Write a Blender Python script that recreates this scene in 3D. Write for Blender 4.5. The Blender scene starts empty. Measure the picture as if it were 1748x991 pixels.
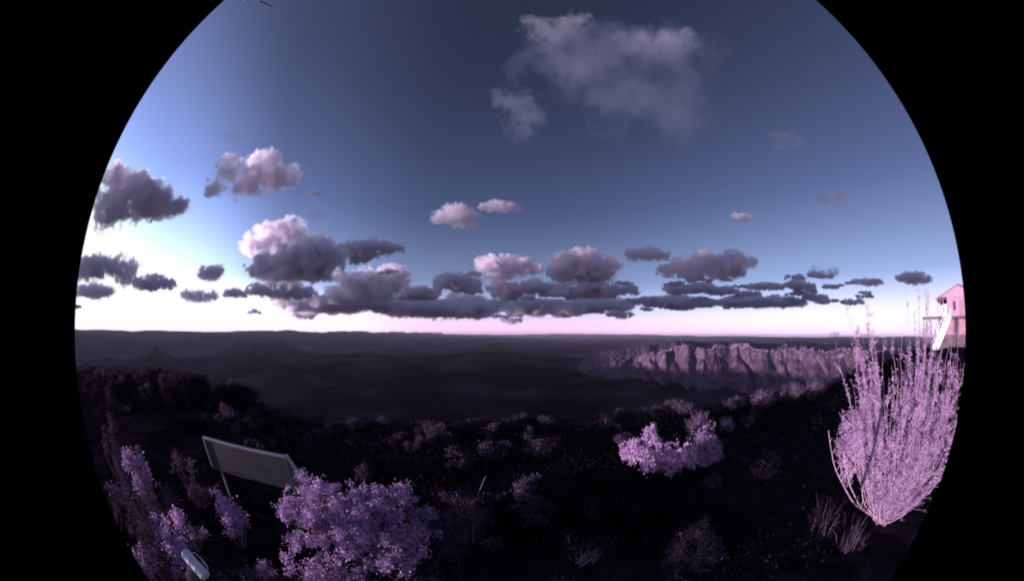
import bpy, bmesh, math, random
import numpy as np
from mathutils import Matrix, Vector

random.seed(7)
rng = np.random.default_rng(7)
SC = bpy.context.scene
COL = SC.collection
rad = math.radians

# ------------------------------------------------------------------ camera (fisheye sky camera, level)
CAMZ = 3.0
ROLL = 0.0072
CX, CY, RAD = 888.0, 569.0, 760.0            # image circle of the fisheye in a 1748 x 991 frame
cam = bpy.data.cameras.new('camera')
cam_o = bpy.data.objects.new('camera', cam)
COL.objects.link(cam_o)
SC.camera = cam_o
cam.type = 'PANO'
cam.panorama_type = 'FISHEYE_LENS_POLYNOMIAL'
cam.sensor_fit = 'HORIZONTAL'
cam.sensor_width = 36
cam.fisheye_fov = math.pi
cam.fisheye_polynomial_k0 = 0
cam.fisheye_polynomial_k1 = -(math.pi / 2) / (RAD / 1748 * 36)
cam.fisheye_polynomial_k2 = 0
cam.fisheye_polynomial_k3 = 0
cam.fisheye_polynomial_k4 = 0
cam.shift_x = (874 - CX) / 1748
cam.shift_y = (CY - 495.5) / 991
cam.clip_start = 0.05
cam.clip_end = 400000
cr, sr = math.cos(ROLL), math.sin(ROLL)
cam_o.matrix_world = Matrix(((cr, -sr, 0, 0), (0, 0, -1, 0), (sr, cr, 0, CAMZ), (0, 0, 0, 1)))

# ------------------------------------------------------------------ world, sun, exposure
SUN_AZ, SUN_EL = -107.0, 2.15
world = bpy.data.worlds.new('World')
SC.world = world
world.use_nodes = True
wt = world.node_tree
wn = wt.nodes
sky = wn.new('ShaderNodeTexSky')
sky.sky_type = 'NISHITA'
sky.sun_disc = False
sky.sun_elevation = rad(SUN_EL)
sky.sun_rotation = rad(SUN_AZ)
sky.altitude = 1500
bw = wn.new('ShaderNodeRGBToBW')
wt.links.new(sky.outputs[0], bw.inputs[0])
tc = wn.new('ShaderNodeTexCoord')
sx = wn.new('ShaderNodeSeparateXYZ')
wt.links.new(tc.outputs['Generated'], sx.inputs[0])
ramp = wn.new('ShaderNodeValToRGB')            # the camera has no infrared filter: pink low down, violet blue above
wt.links.new(sx.outputs['Z'], ramp.inputs[0])
RAMP = [(0.0, (9.6, 5.8, 8.7)), (0.03, (6.9, 4.7, 7.3)), (0.075, (4.2, 4.2, 6.6)), (0.17, (1.95, 2.6, 4.6)),
        (0.42, (1.15, 1.62, 3.6)), (0.75, (0.86, 1.15, 2.5)), (1.0, (0.76, 1.0, 2.15))]
els = ramp.color_ramp.elements
while len(els) > 1:
    els.remove(els[0])
els[0].position = RAMP[0][0]
els[0].color = [c / 12 for c in RAMP[0][1]] + [1]
for p_, c_ in RAMP[1:]:
    e_ = els.new(p_)
    e_.color = [c / 12 for c in c_] + [1]
mul = wn.new('ShaderNodeVectorMath'); mul.operation = 'SCALE'
wt.links.new(ramp.outputs[0], mul.inputs[0])
# brighter towards the sunrise, dimmer opposite
dt = wn.new('ShaderNodeVectorMath'); dt.operation = 'DOT_PRODUCT'
wt.links.new(tc.outputs['Generated'], dt.inputs[0])
dt.inputs[1].default_value = (math.sin(rad(SUN_AZ)), math.cos(rad(SUN_AZ)), 0.05)
gl = wn.new('ShaderNodeValToRGB')
gl.color_ramp.interpolation = 'EASE'
wt.links.new(dt.outputs['Value'], gl.inputs[0])
gm = wn.new('ShaderNodeMapRange')
gm.inputs['From Min'].default_value = -1
wt.links.new(dt.outputs['Value'], gm.inputs['Value'])
wt.links.new(gm.outputs[0], gl.inputs[0])
ge = gl.color_ramp.elements
ge[0].position, ge[0].color = 0.0, (0.28, 0.28, 0.28, 1)
ge[1].position, ge[1].color = 1.0, (1.0, 1.0, 1.0, 1)
for p_, v_ in ((0.25, 0.28), (0.5, 0.31), (0.75, 0.45), (0.9, 0.80)):
    e_ = ge.new(p_); e_.color = (v_, v_, v_, 1)
g2 = wn.new('ShaderNodeMath'); g2.operation = 'MULTIPLY'
wt.links.new(bw.outputs[0], g2.inputs[0]); wt.links.new(gl.outputs[0], g2.inputs[1])
cl = wn.new('ShaderNodeMath'); cl.operation = 'MULTIPLY'; cl.inputs[1].default_value = 40
wt.links.new(g2.outputs[0], cl.inputs[0])
wt.links.new(cl.outputs[0], mul.inputs['Scale'])
lim = wn.new('ShaderNodeVectorMath'); lim.operation = 'MINIMUM'       # the glow over the sunrise is broad, not a second sun
lim.inputs[1].default_value = (12.8, 11.9, 12.9)
wt.links.new(mul.outputs[0], lim.inputs[0])
bg = wn['Background']
wt.links.new(lim.outputs[0], bg.inputs[0])
bg.inputs[1].default_value = 0.05

sun = bpy.data.lights.new('sun', 'SUN')
sun.energy = 5.0
sun.angle = rad(0.35)
sun.color = (1.0, 0.78, 0.95)
sun_o = bpy.data.objects.new('sun', sun)
COL.objects.link(sun_o)
_sd = Vector((math.sin(rad(SUN_AZ)) * math.cos(rad(SUN_EL)), math.cos(rad(SUN_AZ)) * math.cos(rad(SUN_EL)), math.sin(rad(SUN_EL))))
sun_o.rotation_euler = _sd.to_track_quat('Z', 'Y').to_euler()
sun_o.location = (-40, -5, 30)

vs = SC.view_settings
vs.view_transform = 'Standard'
vs.look = 'None'
vs.exposure = 0.75
vs.gamma = 1
SC.cycles.use_denoising = True
SC.cycles.max_bounces = 12
SC.cycles.diffuse_bounces = 3
SC.cycles.glossy_bounces = 2
SC.cycles.transmission_bounces = 3
SC.cycles.volume_bounces = 12
SC.cycles.volume_step_rate = 0.6
SC.cycles.volume_max_steps = 128
SC.cycles.transparent_max_bounces = 8
SC.cycles.pixel_filter_type = 'BLACKMAN_HARRIS'
SC.cycles.filter_width = 2.0
SC.cycles.sample_clamp_indirect = 4


# ------------------------------------------------------------------ helpers
def px_dir(x, y):
    dx, dy = (x - CX) / RAD, (y - CY) / RAD
    r = max(math.hypot(dx, dy), 1e-9)
    t = r * math.pi / 2
    a, b, c = math.sin(t) * dx / r, math.cos(t), -math.sin(t) * dy / r
    return Vector((a * cr - c * sr, b, a * sr + c * cr))


def px_at(x, y, dist):
    return Vector((0, 0, CAMZ)) + px_dir(x, y) * dist


def px_az_el(x, y):
    d = px_dir(x, y)
    return math.degrees(math.atan2(d.x, d.y)), math.degrees(math.asin(d.z))


def _hash(ix, iy, iz):
    h = (ix * 374761393 + iy * 668265263 + iz * 2147483647 + 144665) & 0xFFFFFFFF
    h = ((h ^ (h >> 13)) * 1274126177) & 0xFFFFFFFF
    h = h ^ (h >> 16)
    return (h & 0xFFFF) / 65535.0


def vnoise(x, y, z=0.0):
    x, y = np.asarray(x, float), np.asarray(y, float)
    z = np.zeros_like(x) + z
    ix, iy, iz = np.floor(x).astype(np.int64), np.floor(y).astype(np.int64), np.floor(z).astype(np.int64)
    fx, fy, fz = x - ix, y - iy, z - iz
    fx, fy, fz = fx * fx * (3 - 2 * fx), fy * fy * (3 - 2 * fy), fz * fz * (3 - 2 * fz)
    out = 0
    for a in (0, 1):
        for b in (0, 1):
            for c in (0, 1):
                w = (fx if a else 1 - fx) * (fy if b else 1 - fy) * (fz if c else 1 - fz)
                out = out + w * _hash(ix + a, iy + b, iz + c)
    return out * 2 - 1


def fbm(x, y, z=0.0, oct=4, gain=0.5):
    s, a, f = 0, 1.0, 1.0
    for k in range(oct):
        s = s + a * vnoise(np.asarray(x) * f + 17.3 * k, np.asarray(y) * f - 9.1 * k, np.asarray(z) * f + 5.7 * k)
        a *= gain
        f *= 2.03
    return s


def smooth(a, b, x):
    t = np.clip((np.asarray(x, float) - a) / (b - a), 0, 1)
    return t * t * (3 - 2 * t)


def np_mesh(name, V, F, mat=None, shade=False):
    """V (n,3), F (m,k) with one k"""
    V = np.asarray(V, np.float32)
    F = np.asarray(F, np.int32)
    me = bpy.data.meshes.new(name)
    n, k = F.shape
    me.vertices.add(len(V))
    me.vertices.foreach_set('co', V.ravel())
    me.loops.add(n * k)
    me.loops.foreach_set('vertex_index', F.ravel())
    me.polygons.add(n)
    me.polygons.foreach_set('loop_start', np.arange(0, n * k, k, dtype=np.int32))
    me.polygons.foreach_set('loop_total', np.full(n, k, np.int32))
    if shade:
        me.polygons.foreach_set('use_smooth', np.ones(n, bool))
    me.update(calc_edges=True)
    if mat:
        me.materials.append(mat)
    return me


def link(name, me, parent=None, loc=None):
    o = bpy.data.objects.new(name, me)
    COL.objects.link(o)
    if parent:
        o.parent = parent
    if loc is not None:
        o.location = loc
    return o


def tag(o, label=None, cat=None, group=None, kind=None):
    if label: o['label'] = label
    if cat: o['category'] = cat
    if group: o['group'] = group
    if kind: o['kind'] = kind
    return o


def empty(name, loc, label, cat, group=None):
    o = bpy.data.objects.new(name, None)
    o.empty_display_size = 0.2
    COL.objects.link(o)
    o.location = loc
    return tag(o, label, cat, group)


def bm_obj(name, bm, mat, parent=None, loc=None, smooth_=False):
    me = bpy.data.meshes.new(name)
    bmesh.ops.recalc_face_normals(bm, faces=bm.faces)
    bm.to_mesh(me)
    bm.free()
    me.materials.append(mat)
    if smooth_:
        for p in me.polygons:
            p.use_smooth = True
    return link(name, me, parent, loc)


def add_box(bm, c, s, m=None):
    r = bmesh.ops.create_cube(bm, size=1)
    M = Matrix.Translation(c) @ (m.to_4x4() if m else Matrix()) @ Matrix.Diagonal((s[0], s[1], s[2], 1))
    bmesh.ops.transform(bm, matrix=M, verts=r['verts'])
    return r['verts']


def add_bar(bm, p, q, w, h):
    p, q = Vector(p), Vector(q)
    d = q - p
    m = d.to_track_quat('Y', 'Z').to_matrix()
    return add_box(bm, (p + q) / 2, (w, d.length, h), m)


def add_tube(bm, pts, radii, n=8):
    pts = [Vector(p) for p in pts]
    if not isinstance(radii, (list, tuple)):
        radii = [radii] * len(pts)
    rings = []
    for i, p in enumerate(pts):
        d = (pts[min(i + 1, len(pts) - 1)] - pts[max(i - 1, 0)]).normalized()
        q = d.to_track_quat('Z', 'Y')
        rings.append([bm.verts.new(p + q @ Vector((math.cos(2 * math.pi * k / n) * radii[i], math.sin(2 * math.pi * k / n) * radii[i], 0))) for k in range(n)])
    for a, b in zip(rings, rings[1:]):
        for k in range(n):
            bm.faces.new((a[k], a[(k + 1) % n], b[(k + 1) % n], b[k]))
    bm.faces.new(rings[0][::-1])
    bm.faces.new(rings[-1])


# ------------------------------------------------------------------ materials
def mat_new(name):
    m = bpy.data.materials.new(name)
    m.use_nodes = True
    return m, m.node_tree, m.node_tree.nodes['Principled BSDF']


def mat_noise(name, c1, c2, scale=4, rough=0.8, spec=0.2, detail=6, bump=0.0, metal=0.0, lo=0.35, hi=0.65, coord='Object', stretch=None):
    m, t, p = mat_new(name)
    n = t.nodes
    tc = n.new('ShaderNodeTexCoord')
    nz = n.new('ShaderNodeTexNoise')
    nz.inputs['Scale'].default_value = scale
    nz.inputs['Detail'].default_value = detail
    if stretch:
        mp = n.new('ShaderNodeMapping')
        mp.inputs['Scale'].default_value = stretch
        t.links.new(tc.outputs[coord], mp.inputs[0])
        t.links.new(mp.outputs[0], nz.inputs['Vector'])
    else:
        t.links.new(tc.outputs[coord], nz.inputs['Vector'])
    mr = n.new('ShaderNodeMapRange')
    mr.inputs['From Min'].default_value = lo
    mr.inputs['From Max'].default_value = hi
    t.links.new(nz.outputs['Fac'], mr.inputs['Value'])
    mx = n.new('ShaderNodeMix')
    mx.data_type = 'RGBA'
    mx.inputs['A'].default_value = (*c1, 1)
    mx.inputs['B'].default_value = (*c2, 1)
    t.links.new(mr.outputs[0], mx.inputs['Factor'])
    t.links.new(mx.outputs['Result'], p.inputs['Base Color'])
    p.inputs['Roughness'].default_value = rough
    p.inputs['Specular IOR Level'].default_value = spec
    p.inputs['Metallic'].default_value = metal
    if bump:
        b = n.new('ShaderNodeBump')
        b.inputs['Strength'].default_value = bump
        t.links.new(nz.outputs['Fac'], b.inputs['Height'])
        t.links.new(b.outputs[0], p.inputs['Normal'])
    return m


def mat_leaf(name, c1, c2, scale=9.0, trans=0.28, shine=0.15):
    """thin leaf: diffuse and translucent, colour varying from plant to plant and clump to clump"""
    m = bpy.data.materials.new(name)
    m.use_nodes = True
    t = m.node_tree
    n = t.nodes
    n.remove(n['Principled BSDF'])
    out = n['Material Output']
    tc = n.new('ShaderNodeTexCoord')
    nz = n.new('ShaderNodeTexNoise')
    nz.inputs['Scale'].default_value = scale
    nz.inputs['Detail'].default_value = 4
    t.links.new(tc.outputs['Object'], nz.inputs['Vector'])
    oi = n.new('ShaderNodeObjectInfo')
    ad = n.new('ShaderNodeMath'); ad.operation = 'MULTIPLY_ADD'
    ad.inputs[1].default_value = 0.35
    t.links.new(oi.outputs['Random'], ad.inputs[0])
    t.links.new(nz.outputs['Fac'], ad.inputs[2])
    mr = n.new('ShaderNodeMapRange')
    mr.inputs['From Min'].default_value = 0.42
    mr.inputs['From Max'].default_value = 0.85
    t.links.new(ad.outputs[0], mr.inputs['Value'])
    mx = n.new('ShaderNodeMix'); mx.data_type = 'RGBA'
    mx.inputs['A'].default_value = (*c1, 1)
    mx.inputs['B'].default_value = (*c2, 1)
    t.links.new(mr.outputs[0], mx.inputs['Factor'])
    d = n.new('ShaderNodeBsdfDiffuse')
    tr = n.new('ShaderNodeBsdfTranslucent')
    gl = n.new('ShaderNodeBsdfGlossy')
    gl.inputs['Roughness'].default_value = 0.45
    gl.inputs['Color'].default_value = (0.9, 0.9, 0.9, 1)
    t.links.new(mx.outputs['Result'], d.inputs['Color'])
    t.links.new(mx.outputs['Result'], tr.inputs['Color'])
    s1 = n.new('ShaderNodeMixShader'); s1.inputs[0].default_value = trans
    t.links.new(d.outputs[0], s1.inputs[1]); t.links.new(tr.outputs[0], s1.inputs[2])
    s2 = n.new('ShaderNodeMixShader'); s2.inputs[0].default_value = 0.05 * shine / 0.3
    t.links.new(s1.outputs[0], s2.inputs[1]); t.links.new(gl.outputs[0], s2.inputs[2])
    t.links.new(s2.outputs[0], out.inputs[0])
    return m


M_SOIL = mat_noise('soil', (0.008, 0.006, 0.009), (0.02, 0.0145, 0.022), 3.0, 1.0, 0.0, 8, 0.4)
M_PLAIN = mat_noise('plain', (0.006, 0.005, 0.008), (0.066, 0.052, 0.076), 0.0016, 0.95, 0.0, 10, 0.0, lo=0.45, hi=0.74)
M_HAZY_PLAIN = mat_noise('hazy_plain', (0.05, 0.042, 0.056), (0.14, 0.115, 0.15), 0.0009, 0.95, 0.0, 10, 0.0, lo=0.4, hi=0.72)
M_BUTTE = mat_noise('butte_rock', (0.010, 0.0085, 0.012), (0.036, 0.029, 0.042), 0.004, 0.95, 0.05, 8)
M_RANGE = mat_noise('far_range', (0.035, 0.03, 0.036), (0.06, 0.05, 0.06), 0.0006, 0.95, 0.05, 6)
M_MESA = mat_noise('mesa_rock', (0.055, 0.036, 0.056), (0.14, 0.092, 0.14), 0.012, 0.95, 0.05, 9, 0.25, stretch=(1, 1, 0.35))
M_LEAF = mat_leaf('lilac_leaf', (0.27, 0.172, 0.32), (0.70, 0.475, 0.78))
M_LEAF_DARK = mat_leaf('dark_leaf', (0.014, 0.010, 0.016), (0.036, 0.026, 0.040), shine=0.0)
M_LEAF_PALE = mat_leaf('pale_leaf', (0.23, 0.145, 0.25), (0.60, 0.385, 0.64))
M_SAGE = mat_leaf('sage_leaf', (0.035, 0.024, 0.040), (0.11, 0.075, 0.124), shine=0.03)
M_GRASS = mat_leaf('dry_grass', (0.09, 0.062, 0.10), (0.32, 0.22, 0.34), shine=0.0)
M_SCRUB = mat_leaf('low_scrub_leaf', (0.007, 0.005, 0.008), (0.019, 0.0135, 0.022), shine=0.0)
M_BARK = mat_noise('bark', (0.16, 0.10, 0.15), (0.34, 0.22, 0.31), 30, 0.9, 0.1, 4)
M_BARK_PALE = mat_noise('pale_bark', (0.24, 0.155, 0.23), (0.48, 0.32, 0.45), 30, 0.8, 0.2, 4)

# ------------------------------------------------------------------ terrain
PLAIN_Z = -450.0
_CA = np.array([-180, -110, -95, -75, -68, -63, -56, -50, -40, -15, 0, 20, 40, 52, 62, 72, 80, 90, 110, 180], float)
_CD = np.array([160, 140, 130, 95, 58, 40, 24, 17, 12.5, 11, 11, 12, 14.5, 17.5, 22, 40, 75, 95, 160, 160], float)


def plain_z(x, y):
    r = np.hypot(x, y)
    amp = np.clip((r - 700) / 2500, 0, 1)
    rg = 1 - np.abs(fbm(x / 1500, y / 1500, 5.0, 4))
    z = PLAIN_Z + amp * (26 * fbm(x / 700, y / 700, 3.0, 5) + 34 * rg ** 3 + 60 * np.clip(fbm(x / 3800, y / 3800, 8.0, 3), -0.2, 1))
    return z


def ground_z(x, y):
    x, y = np.asarray(x, float), np.asarray(y, float)
    r = np.hypot(x, y)
    az = np.degrees(np.arctan2(x, y))
    c = np.interp(az, _CA, _CD)
    z = np.where(x > 0, 0.035 * x, 0.05 * np.maximum(x, -110)) - 0.02 * np.clip(y, -40, 40)
    z = z + 0.10 * fbm(x / 2.2, y / 2.2, 1.0, 4) * np.clip(r / 3, 0.2, 1)
    d = (r - c) / (0.12 * c)
    drop = np.where(d > 20, d, np.log1p(np.exp(np.minimum(d, 20)))) * 0.12 * c
    z = z - 0.62 * drop * (1 + 0.18 * fbm(x / 60, y / 60, 2.0, 4) * np.clip((r - 40) / 100, 0, 1))
    pz = plain_z(x, y)
    k = 60.0
    h = np.clip(0.5 + 0.5 * (z - pz) / k, 0, 1)
    return pz * (1 - h) + z * h + k * h * (1 - h) * (r > 200)


def gz(x, y):
    return float(ground_z(np.array([x]), np.array([y]))[0])


def polar_sheet(az, rr, zf):
    A, R = np.meshgrid(np.radians(az), rr)
    X, Y = R * np.sin(A), R * np.cos(A)
    Z = zf(X, Y)
    V = np.stack([X, Y, Z], -1).reshape(-1, 3)
    na, nr = len(az), len(rr)
    i = np.arange(nr - 1)[:, None] * na + np.arange(na - 1)[None, :]
    F = np.stack([i, i + 1, i + na + 1, i + na], -1).reshape(-1, 4)[:, ::-1]
    return V, F


_az = np.concatenate([np.linspace(-180, -100, 41)[:-1], np.linspace(-100, 100, 601), np.linspace(100, 180, 41)[1:]])
_rr = np.concatenate([np.linspace(0.02, 16, 110), np.geomspace(16.2, 900, 120), np.geomspace(910, 90000, 230)])
V, F = polar_sheet(_az, _rr, ground_z)
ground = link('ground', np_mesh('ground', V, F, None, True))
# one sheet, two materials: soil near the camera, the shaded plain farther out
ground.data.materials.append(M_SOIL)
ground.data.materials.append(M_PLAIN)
ground.data.materials.append(M_HAZY_PLAIN)      # painted paler to stand in for airlight over the far basin
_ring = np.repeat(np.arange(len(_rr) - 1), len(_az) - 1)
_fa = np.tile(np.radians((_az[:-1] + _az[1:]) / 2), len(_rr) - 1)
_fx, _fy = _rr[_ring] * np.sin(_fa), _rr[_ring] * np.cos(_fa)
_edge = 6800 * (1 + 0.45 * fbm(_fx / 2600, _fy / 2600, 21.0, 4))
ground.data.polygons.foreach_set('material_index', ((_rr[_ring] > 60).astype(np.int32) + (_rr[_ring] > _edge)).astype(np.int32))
tag(ground, kind='structure')


# mesa: az 4..88 deg, near face 2.3-3.4 km away
# photo columns of the ravines, their width in degrees and depth
GULLIES = [(1098, 0.9, 0.13), (1126, 1.1, 0.17), (1156, 0.9, 0.07), (1206, 0.5, 0.02), (1272, 0.8, 0.20), (1288, 0.35, 0.06), (1322, 0.75, 0.14),
           (1341, 0.45, 0.08), (1371, 0.35, 0.06), (1402, 0.4, 0.05), (1446, 0.8, 0.08), (1500, 0.8, 0.1), (1540, 0.7, 0.08)]


def mesa_patch():
    az = np.linspace(2, 92, 900)
    t = np.concatenate([np.linspace(0, 1, 110), 1 + np.geomspace(0.004, 6, 60)])
    A, T = np.meshgrid(az, t)
    env = np.interp(A, [2, 8, 13, 17, 21, 24.5, 26.2, 27.5, 30, 33, 60, 75, 92], [0.0, 0.07, 0.17, 0.36, 0.50, 0.66, 0.80, 0.74, 0.93, 1.0, 1.0, 0.98, 0.95])
    env = env * (1 + 0.05 * fbm(A / 2.0, 0 * A, 4.0, 4))
    # spurs and gullies along the face
    slot = 0 * A
    for gx, gw, gd in GULLIES:
        slot = slot + gd * np.exp(-((A - px_az_el(gx, 600)[0] - 5.5 * (0.80 - np.minimum(T, 1)) + 0.45 * fbm(T * 3, 0 * T, gx, 2)) / gw) ** 2)
    w = A / 6.1 + 0.75 * fbm(A / 9, T * 0.5, 2.0, 3)
    spur = 1 - 2 * np.abs(w - np.floor(w) - 0.5)
    w2 = A / 1.7 + 0.8 * fbm(A / 3, T * 1.1, 7.0, 3)
    spur2 = 1 - 2 * np.abs(w2 - np.floor(w2) - 0.5)
    rim = 3250 + 260 * fbm(A / 6, 0 * A, 1.0, 4) - 40 * spur + 300 * np.minimum(slot, 0.2)
    toe = 2480 + 240 * fbm(A / 6, 0 * A, 1.0, 4) + 60 * fbm(A / 2.4, T, 5.0, 3) - 60 * spur - 40 + 200 * np.minimum(slot, 0.2)
    Rr = toe + (rim - toe) * np.minimum(T, 1) + np.maximum(T - 1, 0) * 900
    p = np.minimum(T, 1)
    prof = 0.88 * p ** 1.1 + 0.12 * smooth(0.86, 0.98, p)
    gam = np.clip(0.55 + 0.9 * vnoise(A / 5.3, 0 * A, 12.0), 0.1, 1.2)
    gully = slot * 0.75 * np.sin(np.pi * np.clip(p, 0, 1)) ** 0.8 + gam * (1 - spur) ** 2 * np.sin(np.pi * p) * 0.012 + 0.024 * np.sin(np.pi * p) * fbm(A / 2.4 + 1.2 * T, T * 5, 11.0, 5) 
    H = 318.0
    top = PLAIN_Z + H + 7 * fbm(A / 1.2, T * 3, 3.0, 4) * smooth(0.9, 1.2, T)
    top = top + 20 * np.exp(-((A - 44.6) / 2.2) ** 2) * smooth(1.0, 1.35, T) + 30 * np.exp(-((A - 56.2) / 3.4) ** 2) * smooth(1.0, 1.5, T)
    z = PLAIN_Z - 30 + (top - PLAIN_Z + 30) * env * np.maximum(prof - gully, 0)
    z = z + 9 * fbm(A * 1.6, T * 5, 9.0, 5) * p ** 0.5
    z = np.where(T > 4.5, z - (T - 4.5) * 220, z)
    a = np.radians(A)
    Vv = np.stack([Rr * np.sin(a), Rr * np.cos(a), z], -1).reshape(-1, 3)
    na, nr = len(az), len(t)
    i = np.arange(nr - 1)[:, None] * na + np.arange(na - 1)[None, :]
    Ff = np.stack([i, i + 1, i + na + 1, i + na], -1).reshape(-1, 4)[:, ::-1]
    return Vv, Ff, (na, nr)


MV, MF, MSH = mesa_patch()
tag(link('mesa', np_mesh('mesa', MV, MF, M_MESA, True)), kind='structure')


def butte(name, az0, dist, wid, top, shape):
    n = 150
    u = np.linspace(-1, 1, n)
    U, W = np.meshgrid(u, u)
    q = np.hypot(U, W)
    q = q * (1 + 0.22 * fbm(U * 2 + az0, W * 2, 1.0, 4))
    h = np.interp(q, shape[0], shape[1])
    h = h * (1 + 0.10 * fbm(U * 5, W * 5, az0, 4)) + 0.02 * fbm(U * 9, W * 9, 2.0, 4)
    a = math.radians(az0)
    cx, cy = dist * math.sin(a), dist * math.cos(a)
    X = cx + U * wid * math.cos(a) + W * wid * 0.8 * math.sin(a)
    Y = cy - U * wid * math.sin(a) + W * wid * 0.8 * math.cos(a)
    Z = PLAIN_Z - 60 + (top - PLAIN_Z + 60) * h
    V = np.stack([X, Y, Z], -1).reshape(-1, 3)
    i = np.arange(n - 1)[:, None] * n + np.arange(n - 1)[None, :]
    F = np.stack([i, i + 1, i + n + 1, i + n], -1).reshape(-1, 4)
    return tag(link(name, np_mesh(name, V, F, M_BUTTE, True)), kind='structure')


butte('flat_topped_hill', px_az_el(440, 595)[0], 5200, 1150, -165, ([0, 0.30, 0.42, 0.66, 1.0, 1.5], [1.0, 0.97, 0.72, 0.42, 0.12, -0.1]))
butte('cone_hill', px_az_el(266, 590)[0], 5000, 700, -170, ([0, 0.10, 0.25, 0.5, 1.0, 1.5], [1.0, 0.92, 0.66, 0.42, 0.18, -0.1]))
butte('small_hill', px_az_el(845, 600)[0], 9500, 520, -295, ([0, 0.14, 0.3, 0.6, 1.0, 1.5], [1.0, 0.96, 0.62, 0.42, 0.25, -0.1]))
butte('low_ridge', px_az_el(470, 650)[0], 3000, 700, -345, ([0, 0.2, 0.5, 0.8, 1.0, 1.5], [1.0, 0.8, 0.5, 0.3, 0.12, -0.1]))


def ranges():
    # long range to the left (its shadow lies over the plain) and lower ones along the horizon
    y = np.linspace(-9000, 60000, 700)
    s = np.linspace(-1, 1, 25)
    Y, S = np.meshgrid(y, s)
    crest = 42 + 55 * fbm(Y / 2600, 0 * Y, 3.0, 5) + 20 * fbm(Y / 600, 0 * Y, 6.0, 3)
    near = np.interp(Y, [-9000, 900, 2200], [1, 1, 0])
    want = np.interp(Y, [-9000, -900, -350, 200], [80, 80, 45, 12])
    crest = np.minimum(crest, 78) * (1 - near) + near * (want + 9 * fbm(Y / 700, 0 * Y, 6.0, 3))
    crest = crest * np.interp(Y, [-9000, 1200, 4000, 16000, 60000], [1, 1, 0.9, 1.1, 1.6])
    X = -8200 - S * 1100 - np.interp(Y, [-9000, 6000, 60000], [0, 0, 26000]) * 0.35
    Z = PLAIN_Z - 20 + (crest - PLAIN_Z + 20) * np.clip(1 - np.abs(S) ** 1.2, 0, 1) + 22 * fbm(X / 500, Y / 500, 1.0, 4) * (1 - np.abs(S)) * (np.abs(S) > 0.05)
    V = np.stack([X, Y, Z], -1).reshape(-1, 3)
    n, m = len(y), len(s)
    i = np.arange(m - 1)[:, None] * n + np.arange(n - 1)[None, :]
    F = np.stack([i, i + 1, i + n + 1, i + n], -1).reshape(-1, 4)
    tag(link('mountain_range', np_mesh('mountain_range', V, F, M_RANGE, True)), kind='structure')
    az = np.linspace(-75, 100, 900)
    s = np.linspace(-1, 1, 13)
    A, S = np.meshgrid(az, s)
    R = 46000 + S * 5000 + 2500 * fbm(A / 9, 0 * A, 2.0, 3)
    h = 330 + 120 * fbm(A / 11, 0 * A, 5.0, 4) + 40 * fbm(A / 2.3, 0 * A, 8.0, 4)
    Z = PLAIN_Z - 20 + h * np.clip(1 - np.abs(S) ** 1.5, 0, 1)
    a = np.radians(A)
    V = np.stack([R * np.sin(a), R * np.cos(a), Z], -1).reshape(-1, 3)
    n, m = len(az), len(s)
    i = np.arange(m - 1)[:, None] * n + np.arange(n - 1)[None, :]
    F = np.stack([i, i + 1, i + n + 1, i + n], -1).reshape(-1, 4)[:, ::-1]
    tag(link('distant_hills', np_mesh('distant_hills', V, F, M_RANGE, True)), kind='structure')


ranges()
# ------------------------------------------------------------------ plants
def ray_ground(x, y, tmax=90.0):
    """point of the near ground seen at photo position x, y"""
    d = px_dir(x, y)
    t = np.linspace(1.0, tmax, 6000)
    X, Y, Z = d.x * t, d.y * t, CAMZ + d.z * t
    below = np.nonzero(Z < ground_z(X, Y))[0]
    k = below[0] if len(below) else len(t) - 1
    return Vector((X[k], Y[k], gz(X[k], Y[k])))


def at_ground(x, y, hd):
    """ground point in the direction of x, y at horizontal distance hd"""
    d = px_dir(x, y)
    h = math.hypot(d.x, d.y)
    X, Y = d.x / h * hd, d.y / h * hd
    return Vector((X, Y, gz(X, Y)))


def top_z(base, x, y):
    d = px_dir(x, y)
    return CAMZ + math.hypot(base.x, base.y) * d.z / math.hypot(d.x, d.y)


def unit(v):
    return v / np.maximum(np.linalg.norm(v, axis=-1, keepdims=True), 1e-9)


def leaf_quads(P, L, W, g, up=0.0):
    """small folded rhombic leaves at points P"""
    n = len(P)
    u = unit(g.normal(size=(n, 3)) + np.array([0, 0, up]))
    v = unit(np.cross(u, g.normal(size=(n, 3))))
    w = np.cross(u, v)
    s = g.uniform(0.45, 1.4, (n, 1))
    a = P
    b = P + (u * 0.5 * L + v * 0.5 * W + w * 0.12 * W) * s
    c = P + u * L * s
    d = P + (u * 0.5 * L - v * 0.5 * W + w * 0.12 * W) * s
    V = np.stack([a, b, c, d], 1).reshape(-1, 3)
    F = np.arange(4 * n).reshape(n, 4)
    return V, F


def tube_paths(paths, radii, k=3):
    """paths: list of (m,3) arrays, radii: list of (m,)"""
    VV, FF, o = [], [], 0
    for P, R in zip(paths, radii):
        P = np.asarray(P)
        m = len(P)
        d = unit(np.gradient(P, axis=0))
        ref = np.array([0.31, 0.95, 0.05])
        e = unit(np.cross(d, ref))
        f = np.cross(d, e)
        an = np.arange(k) * 2 * math.pi / k
        V = P[:, None, :] + (e[:, None, :] * np.cos(an)[None, :, None] + f[:, None, :] * np.sin(an)[None, :, None]) * np.asarray(R)[:, None, None]
        VV.append(V.reshape(-1, 3))
        i = np.arange(m - 1)[:, None] * k + np.arange(k)[None, :]
        j = np.arange(m - 1)[:, None] * k + (np.arange(k)[None, :] + 1) % k
        FF.append((np.stack([i, j, j + k, i + k], -1).reshape(-1, 4)) + o)
        o += m * k
    return np.concatenate(VV), np.concatenate(FF)


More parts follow.
